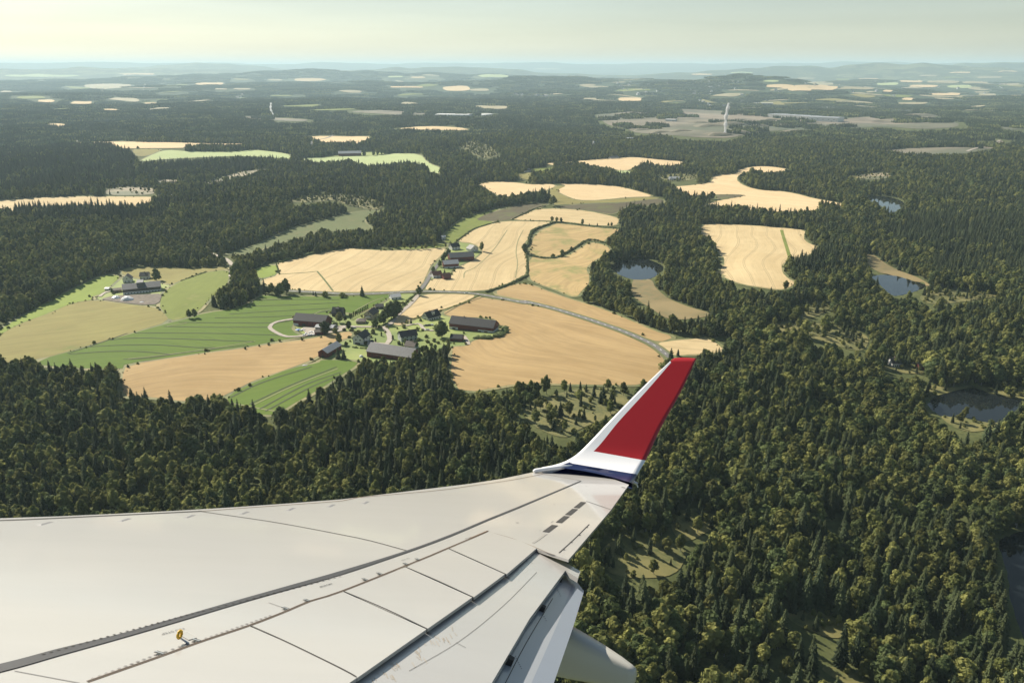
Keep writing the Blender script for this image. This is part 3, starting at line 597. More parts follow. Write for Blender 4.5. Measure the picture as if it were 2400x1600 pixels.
def broad_geo(r, h=14.0, w=2.9, lobes=11, leaves=46, low=.22, size=.55, pal=True):
    c = MB(); L = []
    z0 = h * low
    for k in range(lobes):
        t = (k + .5) / lobes; z = z0 + (h - z0) * (t * .88 + .06); env = w * (math.sin(math.pi * min(1, .12 + t * .92)) ** .65) * r.uniform(.75, 1.15)
        a = k * 2.4 + r.uniform(-.5, .5); d = env * r.uniform(.35, .7) * (1 if k < lobes - 1 else .1)
        rr = max(.5, env * r.uniform(.5, .72)); L.append(((math.cos(a) * d, math.sin(a) * d, z), (rr, rr, rr * r.uniform(.85, 1.15))))
    L.append(((0, 0, z0 + (h - z0) * .45), (w * .62, w * .62, (h - z0) * .36)))
    for ctr, rad in L:
        c.add([(ctr[0] + v.x * rad[0] * .80 * r.uniform(.85, 1.15), ctr[1] + v.y * rad[1] * .80 * r.uniform(.85, 1.15), ctr[2] + v.z * rad[2] * .80 * r.uniform(.85, 1.15)) for v in IV], IF)
        leaf_quads(c, r, ctr, rad, leaves, size)
    tr = MB(); lean = r.uniform(-.3, .3); tr.tube([(0, 0, -.8), (lean * .3, 0, h * .35), (lean, lean, h * .8)], [.26, .17, .05], 6)
    for k in range(4):
        ctr = L[min(len(L) - 1, 1 + k * 2)][0]; tr.tube([(lean * .4, 0, h * (.25 + .1 * k)), (ctr[0] * .9, ctr[1] * .9, ctr[2])], [.1, .03], 4)
    return c, tr
def as_mesh(name, c, tr, mc, mt):
    me = bpy.data.meshes.new(name); n = len(c.V)
    me.from_pydata(c.V + (tr.V if tr else []), [], c.F + ([tuple(i + n for i in f) for f in tr.F] if tr else []))
    me.materials.append(mc)
    if tr: me.materials.append(mt); me.polygons.foreach_set('material_index', [0] * len(c.F) + [1] * len(tr.F))
    me.update(); return me
KIND = {}       # kind -> list of (crown mesh, trunk mesh, joined mesh, height)
def add_kind(kind, n, fn, mc, mt):
    KIND[kind] = []
    for i in range(n):
        r = random.Random(hash_(kind) + i); c, tr, h = fn(r)
        KIND[kind].append((as_mesh(kind + '_crown', c, None, mc, mt), as_mesh(kind + '_trunk', tr, None, mt, mt), as_mesh(kind, c, tr, mc, mt), h))
def hash_(s): return sum(ord(q) * (i + 3) for i, q in enumerate(s))
def f_spruce(r): h = 16.0; return (*spruce_geo(r, h, r.uniform(2.9, 4.2)), h)
def f_birch(r): h = 13.0; return (*broad_geo(r, h, r.uniform(2.7, 4.1), r.choice([8, 10, 12]), 52, .2, .62), h)
def f_round(r): h = 12.0; return (*broad_geo(r, h, r.uniform(3.6, 4.4), 13, 60, .14, .62), h)
def f_bush(r): h = 4.0; return (*broad_geo(r, h, r.uniform(1.7, 2.3), 7, 32, .02, .38), h)
def f_thuja(r): h = 5.0; return (*broad_geo(r, h, .8, 9, 28, .02, .25), h)
add_kind('spruce', 6, f_spruce, M['spruce'], M['bark']); add_kind('birch', 6, f_birch, M['birch'], M['pale_bark'])
add_kind('broadleaf', 4, f_round, M['dark_leaf'], M['bark']); add_kind('bush', 4, f_bush, M['birch'], M['bark']); add_kind('thuja', 2, f_thuja, M['dark_leaf'], M['bark'])
def place_tree(kind, name, x, y, h, label, cat, group=None, wide=1.0, rz=None, var=None, z=None):
    v = KIND[kind]; c, t, j, hh = v[var if var is not None else random.randrange(len(v))]
    s = h / hh; o = empty(name, (x, y, float(height(x, y)) if z is None else z), random.uniform(0, 6.28) if rz is None else rz, label, cat, group); o.scale = (s * wide, s * wide, s)
    for nm, me in (('crown', c), ('trunk', t)):
        q = bpy.data.objects.new(nm, me); COL.objects.link(q); q.parent = o
    return o
def inst_stuff(name, meshes, pts, rot, scl, idx, label, cat):
    """one object of many instances: geometry nodes place the variant meshes on its points"""
    me = bpy.data.meshes.new(name); me.from_pydata([tuple(p) for p in pts.tolist()], [], [])
    for nm, typ, dat in (('rot', 'FLOAT_VECTOR', np.c_[np.zeros(len(pts)), np.zeros(len(pts)), rot]), ('scl', 'FLOAT_VECTOR', scl), ('idx', 'INT', idx)):
        a = me.attributes.new(nm, typ, 'POINT'); a.data.foreach_set('value' if typ == 'INT' else 'vector', np.asarray(dat).ravel().astype(np.int32 if typ == 'INT' else np.float32))
    o = bpy.data.objects.new(name, me); COL.objects.link(o)
    g = bpy.data.node_groups.new(name + '_nodes', 'GeometryNodeTree')
    g.interface.new_socket('Geometry', in_out='INPUT', socket_type='NodeSocketGeometry'); g.interface.new_socket('Geometry', in_out='OUTPUT', socket_type='NodeSocketGeometry')
    N = g.nodes; L = g.links; gi = N.new('NodeGroupInput'); go = N.new('NodeGroupOutput')
    ip = N.new('GeometryNodeInstanceOnPoints'); jn = N.new('GeometryNodeJoinGeometry')
    for m in meshes[::-1]:
        so = bpy.data.objects.new(name + '_source', m)
        oi = N.new('GeometryNodeObjectInfo'); oi.inputs[0].default_value = so
        ti = N.new('GeometryNodeGeometryToInstance'); L.new(oi.outputs['Geometry'], ti.inputs[0]); L.new(ti.outputs[0], jn.inputs[0])
    L.new(gi.outputs[0], ip.inputs['Points']); L.new(jn.outputs[0], ip.inputs['Instance']); ip.inputs['Pick Instance'].default_value = True
    def na(nm, typ):
        x = N.new('GeometryNodeInputNamedAttribute'); x.data_type = typ; x.inputs[0].default_value = nm; return x.outputs[0]
    e = N.new('FunctionNodeEulerToRotation'); L.new(na('rot', 'FLOAT_VECTOR'), e.inputs[0])
    L.new(na('idx', 'INT'), ip.inputs['Instance Index']); L.new(e.outputs[0], ip.inputs['Rotation']); L.new(na('scl', 'FLOAT_VECTOR'), ip.inputs['Scale']); L.new(ip.outputs[0], go.inputs[0])
    md = o.modifiers.new('scatter', 'NODES'); md.node_group = g
    return tag(o, label, cat, kind='stuff')

# --- where the woods stand
def vnoise(x, y, wl, seed):
    r = np.random.default_rng(seed); z = 0
    for _ in range(5):
        a = r.uniform(0, 6.283); k = 6.283 / (wl * r.uniform(.6, 1.5)); z = z + np.sin(k * (math.cos(a) * x + math.sin(a) * y) + r.uniform(0, 6.283))
    return z / 5
ZONES = [  # outline, spruce share, height factor, thinning
    ('2 860,800 1000,790 1400,830 1440,1000 1400,1176 200,1230 200,1176 420,1060 650,920', .25, .66, 1.0),
    ('X 0,100 760,120 780,330 1400,420 1400,700 0,700', .42, .95, 1.0),
    ('X 0,740 2352,740 2352,1200 0,1200', .12, .85, 1.0),
    ('Y 660,30 1160,30 1200,360 660,280', .06, .80, 1.0), ('Y 1700,150 2500,100 2500,480 2050,560 1650,350', .08, .82, 1.0),
    ('Y 300,250 1700,450 2000,900 1500,1300 0,1100 0,800', .58, 1.0, 1.0), ('Y 1400,700 2300,700 2500,1600 400,1600 900,1200', .62, .9, 1.0),
    ('9 900,40 1568,40 1568,260 900,330', .95, .95, 1.0), ('9 0,400 900,420 900,900 0,1500', .10, .78, 1.0), ('9 860,820 1568,700 1568,1060 900,1050', .45, 1.05, 1.0),
    ('3 1390,700 1700,790 1700,900 1900,1000 2200,1176 1900,1176 1320,950', .35, .8, 1.0), ('3 1560,300 2200,280 2190,560 1900,640 1560,560', .6, 1.0, 1.0),
    ('4 320,330 1080,350 1020,460 370,430', .55, 1.0, 1.0), ('4 870,600 1400,570 1400,800 960,790', .85, .9, 1.0), ('4 480,620 900,830 1000,900 400,950 40,760', .10, .7, 1.0),
    ('4 1300,420 2352,400 2352,700 1500,560', .92, 1.0, 1.0),
    ('7 0,20 830,30 830,250 0,360', .97, 1.0, 1.0), ('7 850,110 1720,60 1720,160 1000,240 850,230', .9, .9, 1.0), ('7 1600,120 2352,130 2352,330 1650,330', .72, .95, 1.0),
    ('7 60,390 820,400 1100,400 1000,520 60,520', .88, .95, 1.0), ('7 1150,420 2200,350 2200,430 1500,650 1200,680', .30, .85, 1.0), ('7 0,520 1150,500 1400,700 900,780 400,915 0,915', .12, .9, 1.0),
    ('7 1530,680 2352,540 2352,650 1760,740', .22, .8, 1.0), ('1 1370,400 1830,200 1830,420 1370,540', .25, .85, 1.0),
    ('O 1040,880 1480,830 1480,905 1040,1000', .2, 1.0, 1.0), ('O 1040,900 1240,900 1300,1050 1040,1070', .2, .75, 1.0)]
ZP = [(GP(a), b, c, d) for a, b, c, d in ZONES]
HA = R(43)
def ring(r0, r1, sp):
    X, Y = np.meshgrid(np.arange(-r1 * math.sin(HA), r1 * math.sin(HA), sp), np.arange(r0 * math.cos(HA) * .9, r1, sp * .9))
    X[::2] += sp / 2
    X = X + rng.uniform(-.42, .42, X.shape) * sp; Y = Y + rng.uniform(-.42, .42, Y.shape) * sp
    X = X.ravel(); Y = Y.ravel(); r = np.hypot(X, Y); m = (r >= r0) & (r < r1) & (np.abs(np.arctan2(X, Y)) < HA); return X[m], Y[m]
XY = [ring(190, 700, 4.9), ring(700, 1400, 5.3), ring(1400, 2600, 6.6)]
TX = np.concatenate([a[0] for a in XY]); TY = np.concatenate([a[1] for a in XY])
keep = ~open_mask(TX, TY)
# thin, low growth in the clearings
thin = np.zeros(TX.shape, bool)
for P, m in SPARSE:
    if m in ('clearing', 'clearcut'):
        k = inside(P, TX, TY); thin |= k & (rng.random(TX.shape) < (.62 if m == 'clearing' else .2)) 
TX2, TY2 = TX[thin], TY[thin]; TX, TY = TX[keep], TY[keep]
share = .40 + .55 * vnoise(TX, TY, 260, 3) + .25 * vnoise(TX, TY, 90, 4); hf = .94 + .34 * vnoise(TX, TY, 150, 8)
share = np.where(TX > 0, share - .12, share)
for P, s, hh, d in ZP:
    k = inside(P, TX, TY); share[k] = (s if s > .86 else s * .74) + .42 * vnoise(TX[k], TY[k], 110, 9) + .12 * vnoise(TX[k], TY[k], 50, 2); hf[k] = hh * (.98 + .26 * vnoise(TX[k], TY[k], 110, 8))
u = rng.random(TX.shape); is_sp = u < share
kind = np.where(is_sp, 0, np.where(rng.random(TX.shape) < .38, 2, 1))
th = np.where(kind == 0, 14.6, np.where(kind == 1, 12.3, 11.0)) * hf * np.clip(rng.normal(1, .23, TX.shape), .45, 1.5)
gap = (vnoise(TX, TY, 75, 21) > .5) & (rng.random(TX.shape) < .8); k = ~gap
TX, TY, kind, th = TX[k], TY[k], kind[k], th[k]
n2 = len(TX2)
TX = np.r_[TX, TX2]; TY = np.r_[TY, TY2]; k2 = rng.random(n2); kind = np.r_[kind, np.where(k2 < .25, 0, np.where(k2 < .5, 1, 3))]
th = np.r_[th, np.where(k2 < .25, rng.uniform(3, 11, n2), np.where(k2 < .5, rng.uniform(4, 10, n2), rng.uniform(1.2, 3.5, n2)))]
# scrub and tall weeds along the field margins
ex = []
for P, dist in EDGES:
    if dist > 2400: continue
    L = np.vstack([P, P[:1]]); sl = np.hypot(*np.diff(L, axis=0).T); n = int(sl.sum() / 7); cs = np.r_[0, np.cumsum(sl)]
    q = rng.uniform(0, cs[-1], n); ex.append(np.c_[np.interp(q, cs, L[:, 0]), np.interp(q, cs, L[:, 1])] + rng.normal(0, 1.6, (n, 2)))
ex = np.vstack(ex); ex = ex[vnoise(ex[:, 0], ex[:, 1], 60, 51) > -.05]
rd = np.zeros(len(ex), bool)
for P, mg in OPEN:
    if isinstance(P, tuple): rd |= dist_line(P[1], ex[:, 0], ex[:, 1]) < 4.5
ex = ex[~rd]; n3 = len(ex); TX = np.r_[TX, ex[:, 0]]; TY = np.r_[TY, ex[:, 1]]; kind = np.r_[kind, np.full(n3, 3)]; th = np.r_[th, .5 + 2.2 * rng.random(n3) ** 2.5]
TZ = height(TX, TY)
print('trees', len(TX))
# --- the 300 of each kind that show largest become trees of their own
WING = np.array([(-200, 1200), (480, 1180), (1000, 1150), (1250, 1100), (1340, 1090), (1420, 1050), (1600, 830), (1640, 850), (1500, 1135), (1340, 1315), (1380, 1380), (1340, 1480), (1500, 1600), (1500, 1800), (-200, 1800)], float)
PX = to_px(np.c_[TX, TY, TZ + th * .7]); D = np.sqrt(TX ** 2 + TY ** 2 + (CAMH - TZ) ** 2)
vis = (PX[:, 0] > 8) & (PX[:, 0] < 2392) & (PX[:, 1] > 10) & (PX[:, 1] < 1590) & (dist_poly(WING, PX[:, 0], PX[:, 1]) > 12)
def zone_of(x, y):
    if x < 1330 and y < 1300: return 'in the dark wood left of the winglet' if x > 620 else 'in the shady wood at far left above the wing'
    if x > 2020 and y > 1250: return 'at the bottom right corner by the black lake'
    if y > 1330: return 'in dim forest just right of the flap'
    if x < 1700: return 'in the forest close behind the winglet'
    if y > 1080: return 'in lower right forest below the dark pond'
    return 'around the lone white forest house at right'
single = np.zeros(len(TX), bool)
NAMES = {0: ('spruce_tree', 'spruce', 'dark pointed spruce'), 1: ('birch_tree', 'birch', 'light green birch'), 2: ('broadleaf_tree', 'leafy tree', 'rounded dark leafy tree')}
KN = {0: 'spruce', 1: 'birch', 2: 'broadleaf', 3: 'bush'}
for kd, cnt in ((0, 300), (1, 300), (2, 150)):
    c = np.where(vis & (kind == kd))[0]; c = c[np.argsort(-(th[c] / D[c]))][:cnt]; single[c] = True
    for i in c:
        nm, cat, ph = NAMES[kd]; zo = zone_of(*PX[i]); big = 'tall ' if th[i] > (15.5 if kd == 0 else 13) else ''
        place_tree(KN[kd], nm, float(TX[i]), float(TY[i]), float(th[i]), big + ph + ' ' + zo, cat, (big + ph + 's ' + zo), rng.uniform(.85, 1.2), z=float(TZ[i]))
for kd, nm, lab, cat in ((0, 'spruce_forest', 'dark spruces of the forest beyond the nearest trees', 'forest'), (1, 'birch_forest', 'light green birches of the forest beyond the nearest trees', 'forest'),
                         (2, 'broadleaf_forest', 'rounded leafy trees of the forest beyond the nearest trees', 'forest'), (3, 'undergrowth', 'low bushes along field margins and in forest clearings', 'bushes')):
    m = (kind == kd) & ~single; n = int(m.sum()); v = KIND[KN[kd]]
    s = th[m] / v[0][3]; wd = rng.uniform(.85, 1.25, n)
    inst_stuff(nm, [q[2] for q in v], np.c_[TX[m], TY[m], TZ[m]], rng.uniform(0, 6.28, n), np.c_[s * wd, s * wd, s], rng.integers(0, len(v), n), lab, cat)
# --- far woods: patches of many small trees
def patch_mesh(name, size, n, r, sp):
    c = MB(); kk = []
    for _ in range(n):
        x, y = r.uniform(-size / 2, size / 2), r.uniform(-size / 2, size / 2); m = 0 if r.random() < sp else 1
        if m == 0:
            h = r.uniform(10, 18); q = r.uniform(2.2, 3.2); k = 5; a = r.uniform(0, 6)
            c.add([(x + q * math.cos(a + 6.283 * i / k), y + q * math.sin(a + 6.283 * i / k), h * .12) for i in range(k)] + [(x, y, h)], [(i, (i + 1) % k, k) for i in range(k)], 0)
        else:
            h = r.uniform(8, 14); q = r.uniform(2.6, 3.8)
            V = []
            for v in IV[:]: f = r.uniform(.8, 1.2); V.append((x + v.x * q * f, y + v.y * q * f, h * .55 + v.z * h * .46 * f))
            c.add(V, IF, 1)
    me = bpy.data.meshes.new(name); me.from_pydata(c.V, [], c.F); me.materials.append(M['spruce']); me.materials.append(M['birch' if r.random() < .5 else 'dark_leaf']); me.polygons.foreach_set('material_index', c.M); me.update(); return me
def far_woods(r0, r1, sp, size, n, name, lab, nv, quiet):
    X, Y = ring(r0, r1, sp); X = np.asarray(X); k = np.ones(X.shape, bool)
    pit = np.zeros(X.shape, bool)
    for P, m in SPARSE:
        if m == 'quarry': pit |= inside(P, X, Y)
    pit &= (vnoise(X, Y, 420, 41) > .12) & (rng.random(X.shape) < .6)
    for dx, dy in ((0, 0), (.4, .4), (-.4, .4), (.4, -.4), (-.4, -.4)): k &= ~open_mask(X + dx * size, Y + dy * size)
    k |= pit
    op = vnoise(X, Y, 1500, 31) + .5 * vnoise(X, Y, 500, 32)
    k &= ~((op > quiet) & (rng.random(X.shape) < .85)); X, Y = X[k], Y[k]; q = len(X); s = rng.uniform(.9, 1.12, q)
    mix = .5 + .6 * vnoise(X, Y, 700, 33); half = nv // 2
    idx = np.where(rng.random(q) < mix, rng.integers(0, half, q), rng.integers(half, nv, q))
    ms = [patch_mesh(name + '_patch', size, n, random.Random(i + 50), .9 if i < half else .3) for i in range(nv)]
    inst_stuff(name, ms, np.c_[X, Y, height(X, Y) - .3], rng.integers(0, 4, q) * 1.5708, np.c_[s, s, s * rng.uniform(.85, 1.1, q)], idx, lab, 'forest'); print(name, q)
far_woods(2600, 6200, 42, 46, 62, 'distant_forest', 'distant mixed woods on the plain beyond the fields', 10, .85)
far_woods(6200, 14000, 120, 126, 260, 'hazy_forest', 'faint far woods fading into haze below the hills', 6, .7)
# ------------------------------------------------------------------ buildings
PAINT = {}
def paint(name, c, r=.75, v=.82):
    if name not in PAINT: PAINT[name] = noisy('paint_' + name, c, tuple(q * v for q in c), .9, r)
    return PAINT[name]
RED = paint('barn_red', (.135, .022, .018)); WHITE = paint('white', (.66, .65, .62)); DARK = paint('dark_brown', (.045, .035, .03)); BEIGE = paint('beige', (.46, .40, .30))
PGREEN = paint('pale_grey_green', (.42, .45, .41)); GREY = paint('grey_wood', (.22, .21, .19)); TAN = paint('tan', (.34, .26, .17)); CONC = paint('concrete', (.40, .39, .37))
R_DARK = paint('roof_dark', (.024, .024, .027), .75, .7); R_GREY = paint('roof_grey', (.11, .11, .112), .6, .75); R_LIGHT = paint('roof_light', (.36, .365, .37), .45, .8); R_RED = paint('roof_red', (.22, .085, .055), .8); R_BROWN = paint('roof_brown', (.13, .105, .085), .8); R_WHITE = paint('roof_white', (.62, .61, .58), .6)
M['glass'] = mat('window_glass', (.03, .035, .045), .08)
def building(name, pq, dep, eave, ridge, wall, roof, label, cat, group=None, base=None, wins=(), doors=(), chim=(), dorm=(), across=False, over=.5, hip=0, extra=None):
    """pq: photo pixels of two ends of the near wall's foot; the house stands behind it"""
    p, q = (G(a) for a in px(pq)); d = q - p; ln = float(np.hypot(d[0], d[1])); a = math.atan2(d[1], d[0]); z = min(p[2], q[2]) - .15
    o = empty(name, (p[0], p[1], z), a, label, cat, group); W, Dp, E, T = ln, dep, eave, ridge
    m = MB()
    if across: g = lambda x, y, zz: (x, y, zz)
    V = [(0, 0, -.8), (W, 0, -.8), (W, Dp, -.8), (0, Dp, -.8), (0, 0, E), (W, 0, E), (W, Dp, E), (0, Dp, E)]
    F = [(0, 1, 5, 4), (2, 3, 7, 6), (3, 2, 1, 0)]
    if across: V += [(W / 2, 0, T), (W / 2, Dp, T)]; F = [(0, 1, 5, 8, 4), (2, 3, 7, 9, 6), (3, 2, 1, 0), (1, 2, 6, 5), (3, 0, 4, 7), (4, 8, 9, 7), (8, 5, 6, 9)]
    elif hip: V += [(hip, Dp / 2, T - .05), (W - hip, Dp / 2, T - .05)]; F += [(1, 2, 6, 5), (3, 0, 4, 7), (4, 5, 9, 8), (6, 7, 8, 9), (5, 6, 9), (7, 4, 8)]
    else: V += [(0, Dp / 2, T), (W, Dp / 2, T)]; F += [(1, 2, 6, 9, 5), (3, 0, 4, 8, 7), (4, 5, 9, 8), (6, 7, 8, 9)]
    mobj('wall', V, F, wall, o)
    r = MB(); t = .22; e = over
    if hip:
        for zz in (0, t): r.V += [(-e, -e, E - .1 + zz), (W + e, -e, E - .1 + zz), (W + e, Dp + e, E - .1 + zz), (-e, Dp + e, E - .1 + zz), (hip, Dp / 2, T + zz), (W - hip, Dp / 2, T + zz)]
        r.F = [(6, 7, 11, 10), (8, 9, 10, 11), (7, 8, 11), (9, 6, 10), (0, 1, 7, 6), (1, 2, 8, 7), (2, 3, 9, 8), (3, 0, 6, 9), (3, 2, 1, 0)]; r.M = [0] * 9
    else:
        L, S = (Dp, W) if across else (W, Dp); sl = (T - E) / (S / 2); f = (lambda u, v, zz: (v, u, zz)) if across else (lambda u, v, zz: (u, v, zz))
        for v0, v1 in ((-e, S / 2), (S + e, S / 2)):
            z0 = E - e * sl + .06; z1 = T + .06; VV = [f(-e, v0, z0), f(L + e, v0, z0), f(L + e, v1, z1), f(-e, v1, z1)]
            VV += [(x, y, zz + t) for x, y, zz in VV]; r.add(VV, [(0, 3, 2, 1), (4, 5, 6, 7), (0, 1, 5, 4), (1, 2, 6, 5), (2, 3, 7, 6), (3, 0, 4, 7)])
    ro = r.obj('roof', roof, o)
    bm = bmesh.new(); bm.from_mesh(ro.data); bmesh.ops.recalc_face_normals(bm, faces=bm.faces[:]); bm.to_mesh(ro.data); bm.free()
    if base:                                            # masonry ground floor: (u0, u1, height) along the near wall, 'e' = right end wall
        for b in base:
            if b[0] == 'e': MB().box(W - .02, W + .06, -.05, Dp, -.7, b[1]).obj('masonry_base', WHITE, o)
            elif b[0] == 'w': MB().box(-.06, .02, 0, Dp, -.7, b[1]).obj('masonry_base', WHITE, o)
            else: MB().box(b[0] * W, b[1] * W, -.07, .02, -.7, b[2]).obj('masonry_base', b[3] if len(b) > 3 else WHITE, o)
    def wall_box(side, u, z0, wd, hh, nm, m, out=.10):
        if side == 'f': b = MB().box(u * W - wd / 2, u * W + wd / 2, -out, .03, z0, z0 + hh)
        elif side == 'e': b = MB().box(W - .03, W + out, u * Dp - wd / 2, u * Dp + wd / 2, z0, z0 + hh)
        else: b = MB().box(-out, .03, u * Dp - wd / 2, u * Dp + wd / 2, z0, z0 + hh)
        return b.obj(nm, m, o)
    for s, u, z0, wd, hh in wins: wall_box(s, u, z0, wd, hh, 'window', M['glass'])
    for s, u, z0, wd, hh, mm in doors: wall_box(s, u, z0, wd, hh, 'door', mm, .13)
    for u, v in chim: 
        x, y = (v * W, u * Dp) if across else (u * W, v * Dp); MB().box(x - .35, x + .35, y - .35, y + .35, E, T + 1.0).obj('chimney', paint('chimney', (.28, .2, .16)), ro)
    for u, wd in dorm:
        x = u * W; y0 = Dp * .12; zz = E + (T - E) * .25; b = MB().box(x - wd / 2, x + wd / 2, y0, Dp / 2, zz, T - .5); b.obj('dormer', wall, ro)
        MB().box(x - wd / 2 - .2, x + wd / 2 + .2, y0 - .25, Dp / 2, T - .45, T - .25).obj('dormer_roof', roof, ro)
        MB().box(x - wd * .3, x + wd * .3, y0 - .08, y0 + .02, zz + .4, zz + 1.3).obj('window', M['glass'], ro)
    if extra: extra(o, W, Dp, E, T)
    return o
def rowwin(n, z, wd=1.0, h=1.2, a=.12, b=.88, s='f'): return [(s, a + (b - a) * k / max(1, n - 1), z, wd, h) for k in range(n)]
FARM = 'buildings of the central farm hamlet'
building('barn', '8 1712,312 2158,352', 13, 5.6, 10.2, RED, R_DARK, 'long red barn with black roof and white ground floor ends, biggest in hamlet', 'barn', FARM,
         base=[(0, .20, 2.7), (.66, 1, 2.9), ('e', 2.9)], wins=[('f', .28 + .055 * k, .9, .9, .8) for k in range(5)] + [('e', .5, 5.5, 1.2, 1.2)], doors=[('f', .11, -.3, 3, 2.4, DARK), ('f', .84, -.3, 3, 2.5, RED), ('f', .70, -.3, 2.6, 2.2, DARK)], chim=[(.28, .5)])
building('barn', '8 122,274 440,300', 13, 5.2, 9.4, RED, R_DARK, 'red barn with dark roof inside the gravel loop at hamlet left', 'barn', FARM, base=[(0, .16, 2.4)],
         wins=[('f', .45, 2.8, 1, 1), ('f', .62, 2.8, 1, 1)], doors=[('f', .34, -.3, 3.2, 3, DARK), ('e', .5, 0, 3.4, 3.4, DARK)])
building('barn', '8 872,596 1325,640', 14, 5.0, 9.6, RED, R_GREY, 'red barn under weathered grey roof, half hidden by young trees', 'barn', FARM, base=[('e', 2.4)], wins=rowwin(6, 2.2, .9, .8), doors=[('e', .4, 0, 3, 3.2, WHITE)])
building('shed', '8 470,606 612,520', 8, 4.2, 6.6, RED, R_LIGHT, 'narrow red shed with shiny grey roof above striped crop', 'shed', FARM, wins=[('w', .5, 3.0, .9, .9)], doors=[('f', .4, -.3, 3, 2.6, DARK), ('w', .5, -.2, 2.2, 2.3, DARK)])
building('house', '8 836,472 908,424', 9, 5.4, 8.8, WHITE, R_DARK, 'white two storey house with dark roof beside the gravel court', 'house', FARM,
         wins=rowwin(3, 3.4, 1, 1.2) + rowwin(3, .8, 1.0, 1.2) + [('w', .3, 3.5, 1, 1.2), ('w', .7, 3.5, 1, 1.2), ('w', .5, 6.2, .8, .9)], doors=[('w', .55, -.1, 4.2, 1.9, DARK)], chim=[(.45, .5)])
building('house', '8 938,218 996,180', 9, 5.2, 8.4, BEIGE, R_DARK, 'beige two storey house with balcony beside the thuja row', 'house', FARM, wins=[('w', .3, 3.2, 1, 1.2), ('w', .75, 3.2, 1, 1.2), ('w', .5, 6.0, .9, .9), ('f', .3, .9, 1.1, 1.2), ('f', .7, .9, 1.1, 1.2)],
         extra=lambda o, W, D, E, T: MB().box(-1.4, 0, D * .25, D * .75, 2.6, 3.6).obj('balcony', WHITE, o), chim=[(.6, .5)])
building('house', '8 515,184 622,190', 8, 4.0, 8.0, DARK, R_DARK, 'black brown house with steep gables at the crop edge', 'house', FARM, wins=rowwin(3, 1.0), chim=[(.5, .5)], dorm=[(.5, 3.2)], doors=[('e', .5, 0, 1.2, 2.1, WHITE)])
building('house', '8 1500,226 1625,198', 9, 3.2, 7.6, WHITE, R_DARK, 'white house with steep black roof and dormer next to stubble', 'house', FARM, wins=rowwin(5, .8, 1.1, 1.2) + [('w', .35, 3.6, .9, 1.1), ('w', .65, 3.6, .9, 1.1), ('w', .5, .8, 1.2, 1.2)], dorm=[(.5, 2.4)], chim=[(.35, .5)])
building('house', '8 1222,444 1388,420', 9, 4.6, 7.8, PGREEN, R_DARK, 'pale grey green house with black roof among lawns', 'house', FARM, wins=rowwin(4, 3.0, 1, 1) + rowwin(4, .8, 1.1, 1.2) + [('w', .5, 3.0, .9, 1)], chim=[(.6, .5)], doors=[('f', .5, -.1, 1.1, 2.1, WHITE)])
building('house', '8 1258,512 1352,522', 7, 3.0, 5.6, WHITE, R_BROWN, 'small white cottage tucked behind the grey roofed barn', 'cottage', FARM, wins=rowwin(3, .9), chim=[(.7, .5)])
building('shed', '8 1722,438 1840,442', 7, 3.1, 5.4, RED, R_DARK, 'little red cabin on the lawn below the big barn', 'cabin', FARM, wins=rowwin(2, 1.1, .8, .9, .35, .6), doors=[('f', .5, -.1, 1, 2, DARK)])
building('shed', '8 345,322 522,330', 8, 2.9, 3.9, GREY, R_LIGHT, 'low grey sheds with patched metal roof by the left barn', 'shed', FARM, doors=[('f', .6, -.1, 4, 2.3, DARK)])
building('shed', '8 342,374 428,368', 6, 2.8, 4.0, RED, R_BROWN, 'small rusty red shed at the tan field corner', 'shed', FARM, doors=[('f', .4, -.1, 2.4, 2.1, DARK)])
building('garage', '8 762,258 852,258', 8, 2.4, 4.0, TAN, R_BROWN, 'low brown roofed garage in front of beige house', 'garage', FARM, hip=3, doors=[('e', .5, -.1, 3, 2.1, WHITE)])
building('garage', '8 964,108 1042,106', 7, 2.6, 4.2, DARK, R_DARK, 'dark garage behind the beige house by hedges', 'garage', FARM, doors=[('f', .5, -.1, 3, 2.1, GREY)])
building('house', '2 1168,232 1250,226', 8, 3.0, 5.2, WHITE, R_WHITE, 'bungalow with glaring pale roof near the lane junction', 'house', FARM, wins=rowwin(3, .9))
FB = 'buildings of the upper farm in the wheat'
building('barn', '3 456,684 622,680', 14, 5.6, 9.8, RED, R_GREY, 'long red barn with grey roof in the wheat, upper farm', 'barn', FB, wins=rowwin(6, 2.4, .9, .8), doors=[('f', .5, -.2, 3.2, 3.2, DARK)])
building('barn', '3 416,732 516,729', 11, 5.4, 8.6, RED, R_LIGHT, 'shorter barn with pale roof and white lower storey, upper farm', 'barn', FB, base=[(0, 1, 2.5), ('e', 2.5)], doors=[('f', .3, -.2, 2, 2, DARK), ('f', .7, -.2, 2, 2, DARK)])
building('house', '3 342,802 402,796', 8, 4.2, 7.2, WHITE, R_RED, 'white house with red tile roof by the narrow lane', 'house', FB, wins=rowwin(3, 1.0) + [('f', .5, 3.0, 1, 1)], chim=[(.5, .5)])
building('house', '3 414,812 462,808', 8, 3.6, 6.8, RED, R_RED, 'red cottage with red roof beside wheat', 'cottage', FB, wins=rowwin(2, 1.0))
building('house', '3 470,608 524,602', 9, 4.4, 7.8, WHITE, R_DARK, 'white dark roofed house behind the long upper barn', 'house', FB, wins=rowwin(3, 1.0) + rowwin(3, 3.0), chim=[(.5, .5)])
building('house', '3 598,622 650,614', 9, 4.2, 8.0, WHITE, R_GREY, 'white gabled house with grey roof at wheat edge', 'house', FB, across=True, wins=rowwin(2, 1.0, 1, 1.2, .3, .7) + [('f', .5, 4.0, 1, 1)])
building('shed', '3 398,536 424,536', 6, 4.0, 5.4, WHITE, R_WHITE, 'tiny white shed at the shaded pasture corner', 'shed', FB, doors=[('f', .5, 0, 1.4, 2.2, GREY)])
